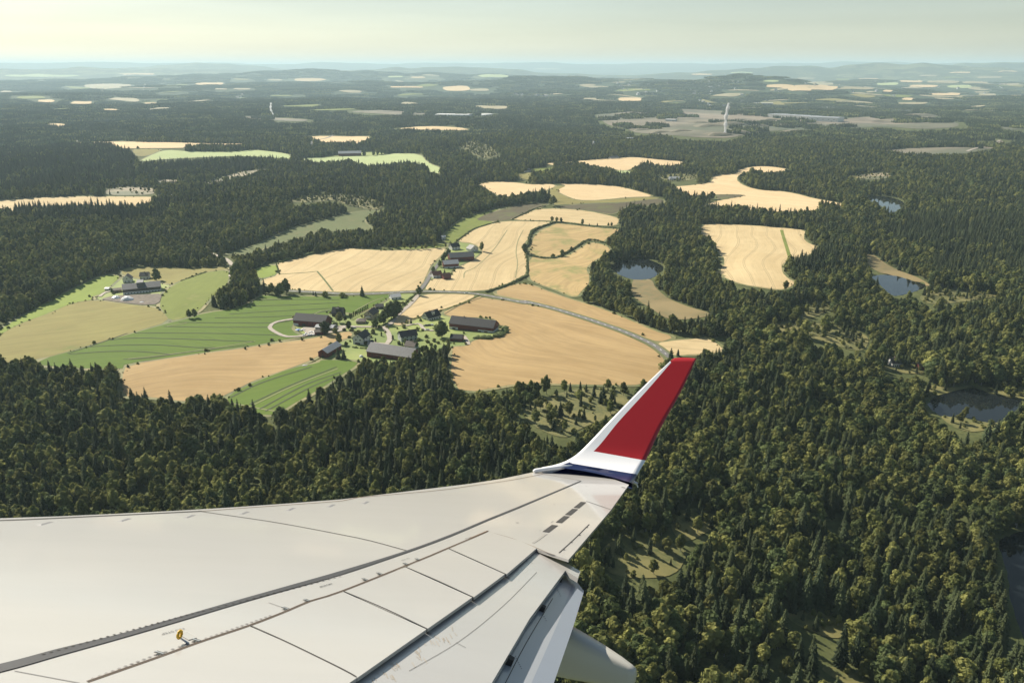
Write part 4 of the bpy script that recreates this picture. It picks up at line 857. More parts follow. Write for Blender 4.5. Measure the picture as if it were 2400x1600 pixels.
FCN = 'buildings of the left farm'
building('barn', '1 850,388 1110,358', 15, 5.8, 9.6, TAN, R_GREY, 'long grey roofed cow barn at the left farm', 'barn', FCN, base=[(0, 1, 3.0), ('e', 3.0), (0, 1.0, 5.2, DARK)][:1] + [('e', 3.0)], wins=rowwin(12, 1.2, 1.2, .9, .06, .94), doors=[('f', .45, 3.4, 60, 1.6, DARK)][:0],
         extra=lambda o, W, D, E, T: (MB().box(.2, W - .2, -.09, .02, 3.3, 5.2).obj('timber_band', DARK, o), MB().box(W * .38, W * .56, D * .1, D * .9, 6.2, 11.2).obj('hay_loft', R_GREY, o)))
building('house', '1 848,304 908,300', 9, 4.4, 8.2, WHITE, R_DARK, 'white gabled house left of round tree at left farm', 'house', FCN, across=True, wins=rowwin(2, 1.0, 1, 1.2, .3, .7) + [('f', .5, 4.2, 1, 1)])
building('house', '1 965,282 1024,279', 9, 4.2, 7.4, WHITE, R_DARK, 'white house with broad black roof behind the cow barn', 'house', FCN, wins=rowwin(3, 1.0), chim=[(.5, .5)])
building('shed', '1 772,376 838,368', 8, 3.0, 4.2, TAN, R_BROWN, 'tan lean shed at cow barn left end', 'shed', FCN, doors=[('f', .5, -.1, 3, 2.2, DARK)])
building('shed', '1 722,356 748,356', 5, 2.2, 3.0, WHITE, R_WHITE, 'tiny pale hut by the left farm drive', 'hut', FCN)
building('house', '9 597,944 661,944', 8, 3.6, 6.6, WHITE, R_DARK, 'lone white forest house with dark roof above dark pond', 'house', None, wins=rowwin(4, 1.0, 1.1, 1.2), chim=[(.5, .5)])
building('shed', '9 797,966 836,966', 6, 3.2, 5.4, RED, R_DARK, 'dark red forest cabin near the lone white house', 'cabin', None, doors=[('f', .5, -.1, 1.2, 2, DARK)])
building('barn', '5 1555,483 1660,481', 18, 7.0, 12, RED, R_LIGHT, 'far red barn with pale roof behind pale green field', 'barn', None, wins=rowwin(8, 2.0, 1.4, 1.2))
building('barn', '5 1470,484 1500,483', 12, 4.5, 8, RED, R_DARK, 'far small dark red shed left of the far red barn', 'shed', None, doors=[('f', .5, 0, 4, 3.2, DARK)])
FF = 'industrial halls on the far plain'
def hall(pq, dep, h, wall, roof, label, name='hall', g=FF):
    building(name, pq, dep, h, h + 1.2, wall, roof, label, 'industrial hall', g, over=.3, wins=rowwin(5, h * .55, 6, 1.5), doors=[('f', .15, 0, 7, 6, CONC), ('f', .8, 0, 7, 6, CONC)])
hall('6 1172,303 1372,318', 90, 15, CONC, R_LIGHT, 'long pale warehouse right of the tall smoke plume')
hall('6 1362,322 1494,328', 80, 18, WHITE, R_LIGHT, 'blocky pale warehouse end beside the long warehouse')
hall('6 1390,267 1518,269', 60, 11, WHITE, R_WHITE, 'bright low hall behind the warehouses')
hall('6 1195,283 1370,285', 60, 10, CONC, R_GREY, 'grey low hall behind the long warehouse')
hall('6 1080,246 1200,247', 50, 10, WHITE, R_WHITE, 'thin bright hall above the tall smoke plume')
hall('6 1740,283 1830,284', 60, 12, CONC, R_GREY, 'grey hall at the right beyond the pit')
hall('6 1832,276 1980,277', 60, 12, CONC, R_LIGHT, 'pale long hall at the right beyond the pit')
hall('6 1990,278 2030,279', 40, 9, WHITE, R_WHITE, 'small bright hall at the far right')
hall('6 704,323 750,324', 30, 8, WHITE, R_WHITE, 'little bright shed roof in the gravel pit')
hall('5 1998,302 2150,300', 90, 10, WHITE, R_WHITE, 'white hall in the glare left of the pit')
hall('5 2176,298 2270,297', 60, 9, WHITE, R_WHITE, 'second white hall in the glare, farther right')
hall('5 392,393 438,391', 14, 6, WHITE, R_WHITE, 'white highway building at the upper left', 'hall', None)
hall('5 500,383 545,381', 14, 6, WHITE, R_WHITE, 'white long building beyond the highway strip', 'hall', None)
building('factory', '6 520,420 552,421', 14, 13, 14, CONC, R_LIGHT, 'grey crushing plant tower above the pale grain field', 'factory', None, wins=rowwin(2, 6, 3, 2), extra=lambda o, W, D, E, T: (MB().box(-22, -.1, 2, 12, -1, 7).obj('side_hall', GREY, o), MB().tube([(-20, 6, 6.8), (-2, 6, 11)], 1.2, 6).obj('conveyor', GREY, o), MB().box(W + .1, W + 12, 2, 12, -1, 6).obj('side_hall', CONC, o)))
def silo(p, h, r, label):
    g = G(px(p)[0]); o = empty('silo', tuple(g), 0, label, 'silo'); MB().tube([(0, 0, -1), (0, 0, h)], r, 20).obj('tank', CONC, o, True); MB().tube([(0, 0, h), (0, 0, h + r * .6)], [r * 1.03, .2], 20).obj('roof_cone', R_GREY, o)
silo('6 376,438', 14, 3.2, 'tall pale silo left of the crushing plant')
building('shed', '6 414,437 470,436', 20, 5, 7, RED, R_BROWN, 'brown shed by the silo above pale grain', 'shed', None, doors=[('f', .5, 0, 4, 4, DARK)])
for s, lab in (('7 978,358 1000,356', 'white roofed cottage at right end of left wheat strip'), ('7 1022,357 1056,356', 'second pale roofed cottage by the left wheat strip'), ('7 92,580 126,580', 'white house lost in the left forest'),
               ('7 845,418 880,414', 'white vans shed on the pale gravel lot in left forest'), ('6 62,556 86,555', 'far white house beside small grass field'), ('6 455,496 490,494', 'far white cottage left of pale grain crest'), ('5 2000,336 2030,335', 'far farmhouse above the thin grain field'), ('4 180,165 240,163', 'white greenhouse patch in reedy opening')):
    building('house', s, 9, 4.0, 7.0, WHITE, R_WHITE if 'roofed' in lab or 'green' in lab else R_GREY, lab, 'house', None, wins=rowwin(2, 1.2))
# far scattered houses: one small house with wall and roof, copied
pv = building('house', '6 600,180 606,180', 10, 5, 9, WHITE, R_GREY, 'tiny white house speck in the hazy far settlement', 'house', 'houses of the far settlement')
proto = [pv] + [c for c in pv.children]; W0 = max(v.co.x for v in pv.children[0].data.vertices)
def copy_house(x, y, s, rz, roof=None):
    r = pv.copy(); COL.objects.link(r); r.location = (x, y, float(height(x, y))); r.rotation_euler = (0, 0, rz); r.scale = (s * 12 / W0, s, s)
    for ch in pv.children:
        c = ch.copy(); COL.objects.link(c); c.parent = r
    return r
rr = random.Random(9); cnt = 0
for box, n in (('6 480,140 1100,205', 62), ('6 0,200 190,215', 26), ('6 1150,140 2300,215', 34), ('6 860,225 1180,262', 14), ('5 1080,205 1140,225', 6), ('5 400,155 700,200', 10)):
    v, a, b = box.split(); x0, y0 = map(float, a.split(',')); x1, y1 = map(float, b.split(',')); ox, oy, k = VW[v]
    for _ in range(n):
        try: g = G((ox + k * rr.uniform(x0, x1), oy + k * rr.uniform(y0, y1)))
        except ValueError: continue
        copy_house(g[0], g[1], rr.uniform(1.0, 2.0), rr.uniform(0, 3.1))

# ------------------------------------------------------------------ lone trees, bushes, hedges around the farms: kind, foot pixel, top row, width factor, label
LONE = [
 ('birch', '8 592,246', 128, 1.25, 'birch in front of the black brown house'), ('birch', '8 650,236', 165, 1.1, 'small dark tree right of black brown house'), ('broadleaf', '8 685,318', 218, 1.0, 'round tree on the gravel crossing left of garage'),
 ('broadleaf', '8 960,306', 192, 1.1, 'round dark tree in front of the beige house'), ('broadleaf', '8 1040,262', 118, 1.2, 'large tree right of the beige house'), ('broadleaf', '8 1120,200', 10, 1.25, 'tallest leafy tree of the clump beside the lane'),
 ('broadleaf', '8 1175,175', 5, 1.2, 'leafy tree of the lane clump nearest the lane'), ('broadleaf', '8 1085,215', 60, 1.25, 'leafy tree at left of lane clump'), ('spruce', '8 1322,258', 192, 1.3, 'small pointed spruce on the lane side wheat edge'),
 ('broadleaf', '8 1636,400', 205, 1.22, 'big round tree before the long red barn'), ('birch', '8 1236,385', 318, 1.3, 'pale shrubby tree left of grey green house'), ('bush', '8 790,376', 315, 1.2, 'dark round shrub left of white house'),
 ('bush', '8 935,358', 302, 1.0, 'round shrub on lawn behind white house'), ('thuja', '8 1020,383', 335, 1.4, 'little cone shrub on the central lawn'), ('thuja', '8 1136,418', 368, 1.6, 'cone shrub at the bend of gravel lane'), ('thuja', '8 960,446', 396, 1.4, 'cone shrub right of white house porch'),
 ('spruce', '8 856,336', 292, 1.2, 'young spruce peeking above white house'), ('birch', '8 585,468', 338, 1.2, 'birch standing over the narrow red shed'), ('spruce', '8 578,612', 480, 1.3, 'spruce at narrow red shed front'), ('spruce', '8 636,616', 500, 1.3, 'second spruce at narrow red shed, right hand'),
 ('broadleaf', '8 1265,472', 398, .95, 'dark bush before grey green house, left hand'), ('broadleaf', '8 1318,476', 405, .9, 'dark bush before grey green house, middle'), ('broadleaf', '8 1375,506', 420, .95, 'dark bush before grey green house, right hand'),
 ('broadleaf', '8 1435,556', 470, .9, 'leafy tree left of apple tree behind cottage'), ('broadleaf', '8 1480,560', 462, .9, 'leafy tree right of cottage'), ('bush', '8 1490,452', 412, 1.1, 'pale fruit bush on the right lawn'), ('bush', '8 1600,460', 430, 1.4, 'dark low bush on the right lawn'),
 ('bush', '8 548,280', 240, 1.5, 'dark bush beside right end of left barn'), ('bush', '8 546,344', 295, 1.2, 'dark bush at the low grey sheds'), ('broadleaf', '8 1570,525', 455, 1.0, 'upper tree of clump beside tan stubble'), ('broadleaf', '8 1600,610', 520, 1.1, 'big tree of clump beside tan stubble'),
 ('broadleaf', '8 1680,600', 500, 1.05, 'right tree of clump beside tan stubble'), ('broadleaf', '8 1655,680', 590, 1.1, 'lower tree of clump beside tan stubble'), ('birch', '8 1560,560', 500, 1.1, 'pale tree of clump beside tan stubble'), ('broadleaf', '8 1560,720', 620, 1.1, 'bottom left tree of clump beside stubble'),
 ('bush', '8 300,626', 596, 1.1, 'single bush above the striped crop'), ('bush', '8 690,400', 375, 1.6, 'dark bushes at the tan field tip'), ('bush', '8 505,480', 440, 1.4, 'dark bush behind the narrow red shed'), ('bush', '8 660,480', 458, 1.0, 'round topiary by white house lawn'),
 ('broadleaf', '2 1410,196', 112, 1.05, 'lone round tree at the lane and main road junction'), ('spruce', '2 916,202', 100, 1.15, 'lone slim spruce beside the main road'), ('bush', '2 745,212', 165, 1.1, 'roadside bush nearest the slim spruce'), ('bush', '2 595,208', 155, 1.1, 'roadside bush between spruce and dark clump'),
 ('spruce', '2 515,200', 152, 1.3, 'small roadside spruce, right of a pair'), ('spruce', '2 494,190', 145, 1.0, 'small roadside spruce, left of a pair'), ('birch', '2 380,180', 135, 1.2, 'small roadside birch near the dark clump'), ('broadleaf', '2 262,178', 40, .95, 'tall dark tree of roadside clump'),
 ('broadleaf', '2 215,200', 80, 1.1, 'lower dark tree of roadside clump'), ('broadleaf', '2 190,205', 110, 1.0, 'left dark tree of roadside clump'),
 ('birch', '3 1157,414', 372, 1.1, 'left tree on the bank under the wheat crescent'), ('birch', '3 1190,415', 376, 1.2, 'middle tree on the bank under the wheat crescent'), ('birch', '3 1220,416', 380, 1.1, 'right tree on the bank under the wheat crescent'), ('birch', '3 1368,434', 390, 1.3, 'lone leafy tree midway on the bank'),
 ('spruce', '3 1415,438', 420, 1.4, 'tiny tree right of midway on the bank'), ('spruce', '3 1470,440', 416, 1.4, 'small tree toward bank right end'), ('birch', '3 1546,444', 415, 1.0, 'thin tree at bank right end'), ('birch', '3 1568,445', 412, 1.0, 'last thin tree at bank right end'),
 ('broadleaf', '3 970,628', 556, 1.0, 'round bush tree on the wheat hedge bend'), ('broadleaf', '3 1008,570', 525, .9, 'bush tree on the upper wheat hedge'), ('bush', '3 1165,660', 630, 1.1, 'small bush on the inner field hedge'), ('broadleaf', '3 1228,652', 600, 1.0, 'dark bush tree on inner field hedge'), ('broadleaf', '3 1292,618', 580, 1.0, 'bush tree at upper inner field hedge'),
 ('birch', '3 676,616', 545, 1.1, 'tall tree beside the white gabled upper house'), ('broadleaf', '3 340,768', 716, .9, 'round tree by the lane near red roofed house'), ('spruce', '3 418,790', 732, 1.2, 'spruce between red roofed houses'), ('bush', '3 785,418', 398, 1.2, 'bush at the ploughed field corner'), ('birch', '3 1546,592', 512, 1.1, 'tree at the weedy field right corner'),
 ('birch', '3 1150,305', 240, 1.0, 'tree at tip of the wooded spur, left'), ('birch', '3 1168,300', 228, 1.0, 'tree at tip of the wooded spur, right'), ('bush', '3 600,378', 345, 1.2, 'bush by shaded pasture top'), ('bush', '3 562,382', 350, 1.0, 'second bush by shaded pasture top'),
 ('broadleaf', '1 1080,290', 205, 1.05, 'round dark tree by the black roofed left house'), ('birch', '1 1305,550', 482, 1.1, 'left tree of pair on crop corner'), ('birch', '1 1342,545', 478, 1.1, 'right tree of pair on crop corner'), ('broadleaf', '1 775,378', 340, .8, 'bushy tree at tan lean shed'), ('broadleaf', '1 365,430', 370, 1.1, 'edge bush on bright grass strip, upper'), ('broadleaf', '1 265,478', 432, 1.1, 'edge bush on bright grass strip, middle'), ('broadleaf', '1 222,495', 450, 1.0, 'edge bush on bright grass strip, lower'),
 ('birch', '4 893,836', 775, 1.1, 'lone birch at the bottom tip of walled wheat field'), ('birch', '4 1022,350', 325, 1.3, 'lone tree on the pale winding grain field'), ('birch', '7 846,52', 34, 1.6, 'single far bush on pale grain'), ('birch', '4 950,1050', 925, 1.0, 'pale tree standing in the small clearing'), ('birch', '4 1010,1130', 1010, 1.2, 'broad tree in the larger ochre clearing'), ('birch', '4 1130,1090', 980, 1.1, 'pale tree at upper rim of ochre clearing'),
 ('spruce', '4 232,1240', 1190, 1.3, 'small spruce in field corner by winglet tip'),
]
CATN = {'birch': 'tree', 'broadleaf': 'tree', 'spruce': 'spruce', 'bush': 'bush', 'thuja': 'shrub'}
NMN = {'birch': 'leafy_tree', 'broadleaf': 'round_tree', 'spruce': 'lone_spruce', 'bush': 'garden_bush', 'thuja': 'cone_shrub'}
for kd, p, top, wf, lab in LONE:
    a = px(p)[0]; v = VW[p.split()[0]]; g = G(a); h = (a[1] - (v[1] + top * v[2])) * float(np.hypot(*g[:2])) / FOC * 1.02
    place_tree(kd, NMN[kd], g[0], g[1], h, lab, CATN[kd], None, wf * (1.15 if kd == 'spruce' else 1.0))
SHR = '8 870,330 1000,300 1075,300 1180,310 1250,300 1420,230 1440,330 1390,330 1560,440 1530,480 1650,440 1700,450 1690,330 1860,360 720,330 640,330 560,360 700,440 860,470 905,400 1060,350 1200,470 1400,430 1300,400 500,230 700,180 820,190 880,210 1240,60 1290,40 1330,30 660,480 740,420 1880,470 1760,465 1480,400 1230,480 1450,500'
for k, p in enumerate(px(SHR)):
    g = G(p); place_tree('bush', 'garden_shrub', g[0], g[1], 1.6 + (k * 29 % 17) * .12, 'small round shrub scattered on the lawns of the central hamlet', 'shrub', 'garden shrubs of the hamlet', 1.15)
A0, B0 = px('8 703,210 880,106')
for k in range(11):
    t = k / 10; g = G((A0[0] + (B0[0] - A0[0]) * t, A0[1] + (B0[1] - A0[1]) * t)); place_tree('thuja', 'cone_shrub', g[0], g[1], 4.6, 'dark columnar thuja in the straight row by beige house', 'shrub', 'thuja row')
for k, x in enumerate((30, 85, 140, 182, 218, 262, 288, 350, 425)):
    g = G(px('3 %d,%d' % (x, 604 - abs(x - 220) * .03 - (8 if x > 300 else 0)))[0]); place_tree('birch', 'leafy_tree', g[0], g[1], 6 + (k * 37 % 5), 'slim tree in the row along top of broad wheat field', 'tree', 'trees along the broad wheat field')
for k, (x, y) in enumerate(((385, 722), (405, 690), (420, 668), (436, 655), (445, 640))):
    g = G(px('3 %d,%d' % (x, y))[0]); place_tree('broadleaf', 'round_tree', g[0], g[1], 8.5, 'dark tree in the windbreak left of upper barns', 'tree', 'windbreak of upper farm', .95)
def hedge(pl, wd, h, label, m=None, step=5):
    L = resample(GP(pl), step * .4); c = MB(); r = random.Random(len(pl)); p0 = L[0]; z0 = float(height(*p0))
    acc = 0
    for i in range(len(L)):
        q = L[i] - p0; z = float(height(*L[i])) - z0; k = r.uniform(.55, 1.2)
        ctr = (q[0] + r.uniform(-.2, .2) * wd, q[1] + r.uniform(-.2, .2) * wd, z + h * .38 * k); rad = (wd * .62 * k, wd * .62 * k, h * .6 * k)
        c.add([(ctr[0] + v.x * rad[0] * .85 * r.uniform(.85, 1.15), ctr[1] + v.y * rad[1] * .85 * r.uniform(.85, 1.15), ctr[2] + v.z * rad[2] * .85) for v in IV], IF)
        leaf_quads(c, r, ctr, rad, 10, .45)
    o = c.obj('hedge', m or M['dark_leaf']); o.location = (p0[0], p0[1], z0); tag(o, label, 'hedge')
hedge('3 1172,420 1040,470 1005,520 1000,560 972,600 986,640', 4.5, 3.4, 'thick hedge curving between wheat and weedy field')
hedge('3 986,645 988,700 990,775', 3, 1.6, 'thin straight hedge beside the weedy straw field')
hedge('3 990,785 930,812 830,858 710,897', 4, 2.6, 'hedge bank slanting down to the main road')
hedge('3 1000,645 1110,665 1200,656 1300,602 1415,538 1522,558', 4, 2.4, 'winding hedge between the two weedy fields')
hedge('3 1190,412 1300,425 1450,448 1650,458', 3, 1.8, 'long bank hedge beneath the wheat crescent')
hedge('3 475,572 540,518 620,464 700,436 790,410', 3, 1.6, 'low hedge between shaded pasture and wheat')
hedge('3 885,396 950,366 1050,320 1110,306', 3, 1.8, 'low hedge between ploughed field and wheat crescent')
hedge('2 1352,400 1460,370 1580,329 1760,272 1915,198', 2.2, 1.3, 'grassy field bank between triangle wheat and stubble', M['birch'])
hedge('8 1960,405 2100,408 2220,385 2280,345 2270,310 2200,290', 6, 3.6, 'dense dark hedge wrapping the red barn corner')
hedge('2 1295,250 1340,215 1370,190', 2.4, 1.8, 'clipped hedge along upper lane by pale bungalow')
hedge('2 1245,300 1290,262', 2.4, 1.8, 'clipped hedge piece beside the lane clump')
hedge('8 725,500 860,512', 2.2, 1.4, 'straight clipped hedge below the white house')
hedge('1 1905,175 1926,248', 2.0, 1.4, 'short hedge right of little bright green field')
hedge('7 1720,745 1850,708 2000,676 2130,652', 5, 3.2, 'scrub line along the top left edge of broad wheat field')
hedge('2 1080,470 1180,400 1260,310 1300,280', 2.6, 1.6, 'shrub line on the lower lane side')
hedge('1 1250,290 1420,230', 3, 1.5, 'dark ditch scrub behind the left farm')

# ------------------------------------------------------------------ cars, bales, poles
def car(p, rz, col, label):
    g = G(px(p)[0]); o = empty('parked_car', (g[0], g[1], g[2] + .12), rz, label, 'car', 'cars parked at the hamlet')
    b = MB(); S = [(-2.1, .55, .62), (-2.0, .35, .80), (-.9, .3, .88), (.9, .3, .92), (2.0, .35, .88), (2.1, .5, .7)]
    V = []
    for x, z0, z1 in S: V += [(x, -.88, z0), (x, .88, z0), (x, .80, z1), (x, -.80, z1)]
    F = [(4 * i + k, 4 * i + (k + 1) % 4, 4 * i + 4 + (k + 1) % 4, 4 * i + 4 + k) for i in range(5) for k in range(4)] + [(3, 2, 1, 0), (20, 21, 22, 23)]
    b.add(V, F).obj('body', col, o)
    c = MB(); V = [(-1.0, -.78, .86), (1.7, -.78, .86), (1.7, .78, .86), (-1.0, .78, .86), (-.35, -.62, 1.42), (1.25, -.62, 1.42), (1.25, .62, 1.42), (-.35, .62, 1.42)]
    c.add(V, [(0, 1, 5, 4), (1, 2, 6, 5), (2, 3, 7, 6), (3, 0, 4, 7)]).obj('windows', M['glass'], o); MB().add([(x, y, z + .01) for x, y, z in V[4:]], [(0, 1, 2, 3)]).obj('roof', col, o)
    for x in (-1.3, 1.35):
        for y in (-.8, .8): MB().tube([(x, y - .1, .32), (x, y + .1, .32)], .32, 12).obj('wheel', M['rubber'], o)
M['rubber'] = mat('rubber', (.02, .02, .02), .8)
cp = {k: mat('car_' + k, c, .25, Metallic=.3) for k, c in (('silver', (.5, .5, .5)), ('dark', (.03, .03, .04)), ('white', (.7, .7, .7)), ('red', (.3, .02, .02)))}
car('8 1488,326', .2, cp['silver'], 'silver car parked lowest on the gravel by big round tree'); car('8 1472,280', .1, cp['dark'], 'dark car at the left of upper parked row'); car('8 1500,278', .15, cp['dark'], 'dark car in the middle of upper parked row')
car('8 1530,276', .1, cp['white'], 'white car at the right of upper parked row'); car('2 1810,178', 0, cp['white'], 'pale vehicle driving on the main road by stubble field'); car('8 915,440', .6, cp['dark'], 'dark car in shade beside white house'); car('8 735,306', .2, cp['silver'], 'silver car under the round tree near garage')
M['wrap'] = mat('bale_wrap', (.72, .72, .7), .35); M['tarp'] = mat('blue_tarp', (.05, .16, .42), .5)
def bale(p, rad, ln, rz, label, grp, m=None):
    g = G(px(p)[0]); b = MB(); n = 16
    d = (math.cos(rz), math.sin(rz)); ps = [(-ln / 2, .88), (-ln / 2 + .12, 1), (ln / 2 - .12, 1), (ln / 2, .88)]
    o = b.tube([(t * d[0], t * d[1], rad * .95) for t, _ in ps], [rad * k for _, k in ps], n).obj('wrapped_bale', m or M['wrap'], None, True); o.location = tuple(g); tag(o, label, 'bale', grp)
rb = random.Random(3)
for k in range(9): bale('8 %d,%d' % (225 + k * 14 + rb.randint(-5, 5), 372 + rb.randint(-9, 9)), .75, 1.4, rb.uniform(0, 3), 'white wrapped bale in the scatter below left barn', 'white bales below the left barn')
for k in range(4): bale('8 %d,%d' % (285 + k * 15, 352 + rb.randint(-5, 5)), .75, 1.4, rb.uniform(0, 3), 'white wrapped bale against the small rusty shed', 'bales by rusty shed')
for k in range(5): bale('8 %d,%d' % (190 + k * 11, 328 + rb.randint(-6, 4)), .7, 1.3, rb.uniform(0, 3), 'pale wrapped bale beside the blue tarp', 'bales by blue tarp')
def mound(p, w, h, label, m, cat, nm):
    g = G(px(p)[0]); r = random.Random(hash_(p)); V = [(v.x * w * r.uniform(.85, 1.15), v.y * w * .7 * r.uniform(.85, 1.15), max(-.1, v.z) * h * r.uniform(.8, 1.1)) for v in IV2]; o = mobj(nm, V, IF2, m, smooth=False); o.location = tuple(g); tag(o, label, cat)
mound('8 175,322', 3, 1.4, 'blue tarpaulin heap near the left barn corner', M['tarp'], 'tarp', 'tarp_heap'); mound('1 800,412', 5, 3.2, 'white covered heap left, before cow barn', M['wrap'], 'heap', 'covered_heap'); mound('1 880,424', 6.5, 5, 'biggest white covered heap before cow barn', M['wrap'], 'heap', 'covered_heap')
mound('1 978,440', 2.5, 1.5, 'small pale heap right, before cow barn', M['wrap'], 'heap', 'covered_heap'); mound('8 815,598', 1.6, 2.2, 'white tank beside the grey roofed barn', M['wrap'], 'tank', 'water_tank'); mound('8 240,684', 2.2, 1.0, 'pale stone heap by striped crop', CONC, 'heap', 'stone_heap')
tag(drape('muddy_yard', GP('1 690,420 780,395 850,392 1000,385 1120,380 1095,455 980,458 860,445 760,430'), noisy('mud', (.07, .05, .033), (.14, .11, .075), .25), .8), 'brown muddy yard before the cow barn', 'yard', kind='structure')
tag(drape('gravel_yard', GP('8 190,300 340,296 560,300 660,290 650,330 540,350 340,380 250,360'), M['gravel'], .8), 'gravel yard of the left barn', 'yard', kind='structure')
tag(drape('gravel_yard', GP('8 880,440 960,452 1100,465 1120,500 900,500 860,470'), M['gravel'], .8), 'gravel court beside white house', 'yard', kind='structure')
def pole(p, h, label):
    g = G(px(p)[0]); o = empty('power_pole', tuple(g), .5, label, 'power pole')
    for x in (-1.3, 1.3): MB().tube([(x, 0, -.5), (x, 0, h)], [.16, .11], 8).obj('post', M['bark'], o)
    MB().box(-3, 3, -.1, .1, h - 1.2, h - .95).obj('crossarm', M['bark'], o)
    for x in (-2.6, 0, 2.6): MB().tube([(x, 0, h - 1.25), (x, 0, h - 2.0)], .09, 6).obj('insulator', M['glass'], o)
pole('7 1512,660', 14, 'twin post power pole in the dull valley meadow'); pole('7 716,828', 13, 'twin post power pole on the bright grass behind left farm')

# ------------------------------------------------------------------ spoil heaps and smoke in the gravel pit
for k, (x, y, w, h) in enumerate(((1000, 340, 40, 14), (1060, 330, 36, 12), (910, 345, 45, 10), (1040, 380, 30, 13), (1130, 345, 30, 9), (860, 330, 30, 8), (1240, 345, 40, 10), (940, 385, 30, 9), (680, 375, 26, 8), (780, 368, 26, 7), (1300, 372, 34, 9), (1880, 300, 60, 14), (1780, 320, 60, 9), (590, 365, 24, 8), (1180, 318, 26, 9))):
    g = G(px('6 %d,%d' % (x, y))[0]); r = random.Random(k); V = []; F = []; n = 20; rings = 6
    for i in range(rings):
        t = i / (rings - 1)
        for j in range(n): a = 6.283 * j / n; q = w * (1 - t) ** .9 * (1 + .18 * math.sin(3 * a + k) + .1 * math.sin(5 * a)) + 1.5; V.append((q * math.cos(a) * 1.5, q * math.sin(a), h * t * (2 - t) * .95 + r.uniform(-.3, .3) - .5))
    for i in range(rings - 1):
        for j in range(n): F.append((i * n + j, i * n + (j + 1) % n, (i + 1) * n + (j + 1) % n, (i + 1) * n + j))
    F.append(tuple(range((rings - 1) * n, rings * n))); o = mobj('gravel_heap', V, F, M['quarry']); o.location = tuple(g); tag(o, 'grey brown gravel heap in the far pit', 'gravel heap', 'gravel heaps in the far pit')
def smoke(p, top, w, label, seed, drift):
    a = px(p)[0]; v = VW[p.split()[0]]; g = G(a); D = float(np.hypot(*g[:2])); k = D / FOC; h = (a[1] - (v[1] + top * v[2])) * k; r = random.Random(seed); c = MB(); n = 12; rows = 26; V = []
    for i in range(rows):
        t = i / (rows - 1); R0 = w * k * (.5 + .6 * t) * (1 - .55 * t ** 3) * (1 + .25 * math.sin(t * 23 + seed)); cx = drift * k * (t * 8 + 3 * math.sin(t * 7 + seed)); 
        for j in range(n): an = 6.283 * j / n; q = R0 * r.uniform(.7, 1.25); V.append((cx + q * math.cos(an), q * math.sin(an), h * t))
    F = [(i * n + j, i * n + (j + 1) % n, (i + 1) * n + (j + 1) % n, (i + 1) * n + j) for i in range(rows - 1) for j in range(n)] + [tuple(range(n))[::-1], tuple(range((rows - 1) * n, rows * n))]
    m = bpy.data.materials.new('smoke'); m.use_nodes = True; t = m.node_tree; t.nodes.remove(t.nodes['Principled BSDF']); pv = t.nodes.new('ShaderNodeVolumePrincipled')
    pv.inputs['Color'].default_value = (1, 1, 1, 1); pv.inputs['Density'].default_value = .26; pv.inputs['Anisotropy'].default_value = .5; t.links.new(pv.outputs[0], t.nodes['Material Output'].inputs['Volume'])
    o = mobj('smoke_plume', V, F, m, smooth=True); o.location = tuple(g); tag(o, label, 'smoke')
smoke('6 976,380', 252, 5.2, 'tall white smoke plume rising from the gravel pit', 1, .3); smoke('5 1255,302', 245, 2.6, 'small white smoke plume in the left plain', 4, -.5)
# ------------------------------------------------------------------ the airliner wing
TILT, YAW = R(20), R(-9)
OH = Vector((math.sin(-YAW), math.cos(YAW), 0)); ZU = Vector((0, 0, 1))
WN = (ZU * math.cos(TILT) + OH * math.sin(TILT)).normalized(); WO = (OH * math.cos(TILT) - ZU * math.sin(TILT)).normalized(); WA = WO.cross(WN).normalized()   # normal, outboard, aft
CAM = Vector((0, 0, CAMH))
def vray(p): return Vector(ray(p))
P0 = CAM + vray((1272, 1101)).normalized() * 15.5
def hit(p, n, q):
    d = vray(p); return CAM + d * ((q - CAM).dot(n) / d.dot(n))
def wp(p, off=0.0): return hit(p, WN, P0 + WN * off)
def pt1(s): return px(s)[0]
WING_ROOT = empty('airliner_wing', tuple(wp((700, 1300))), 0, 'white airliner wing with red winglet and lowered flap crossing the foreground', 'aircraft wing')
WB = Vector(WING_ROOT.location)
def wobj(mb, name, mats, parent=None, smooth=False):
    mb.V = [tuple(Vector(v) - WB) for v in mb.V]; return mb.obj(name, mats, parent or WING_ROOT, smooth)
def wing_paint(name, c, rough, coat=.25, dirt=.22):
    m = mat(name, c, rough, **{'Coat Weight': coat, 'Coat Roughness': .06}); t = NT(m); co = t.n('TexCoord').outputs['Object']
    mp = t.n('Mapping', {0: co, 2: (0, 0, R(-9)), 3: (.25, 1.6, 1)}).outputs[0]
    s = t.ramp(t.noise(mp, 1.2, 5, .6), .35, .75); b = t.ramp(t.noise(co, .35, 3), .35, .65)
    cc = t.mix(t.math('MULTIPLY', s, dirt), c, tuple(v * .72 for v in c)); cc = t.mix(t.math('MULTIPLY', b, dirt * 1.5), cc, (c[0] * .86, c[1] * .88, c[2] * .92))
    t.out(cc); bp = t.n('Bump', {'Strength': .05, 'Distance': .02, 'Height': t.noise(co, .9, 2)}); t.t.links.new(bp.outputs[0], t.b.inputs['Normal']); return m
M['wing'] = wing_paint('wing_paint', (.43, .415, .388), .34, .5); M['flap'] = wing_paint('flap_paint', (.42, .405, .38), .26, .6, .25); M['aft_flap'] = wing_paint('aft_flap_paint', (.36, .375, .40), .3, .3, .2)
M['seam'] = mat('panel_seam', (.035, .033, .03), .7); M['seal'] = wing_paint('gap_seal', (.045, .045, .047), .5, .0, .3); M['brown_seam'] = mat('brown_seam', (.16, .11, .07), .7)
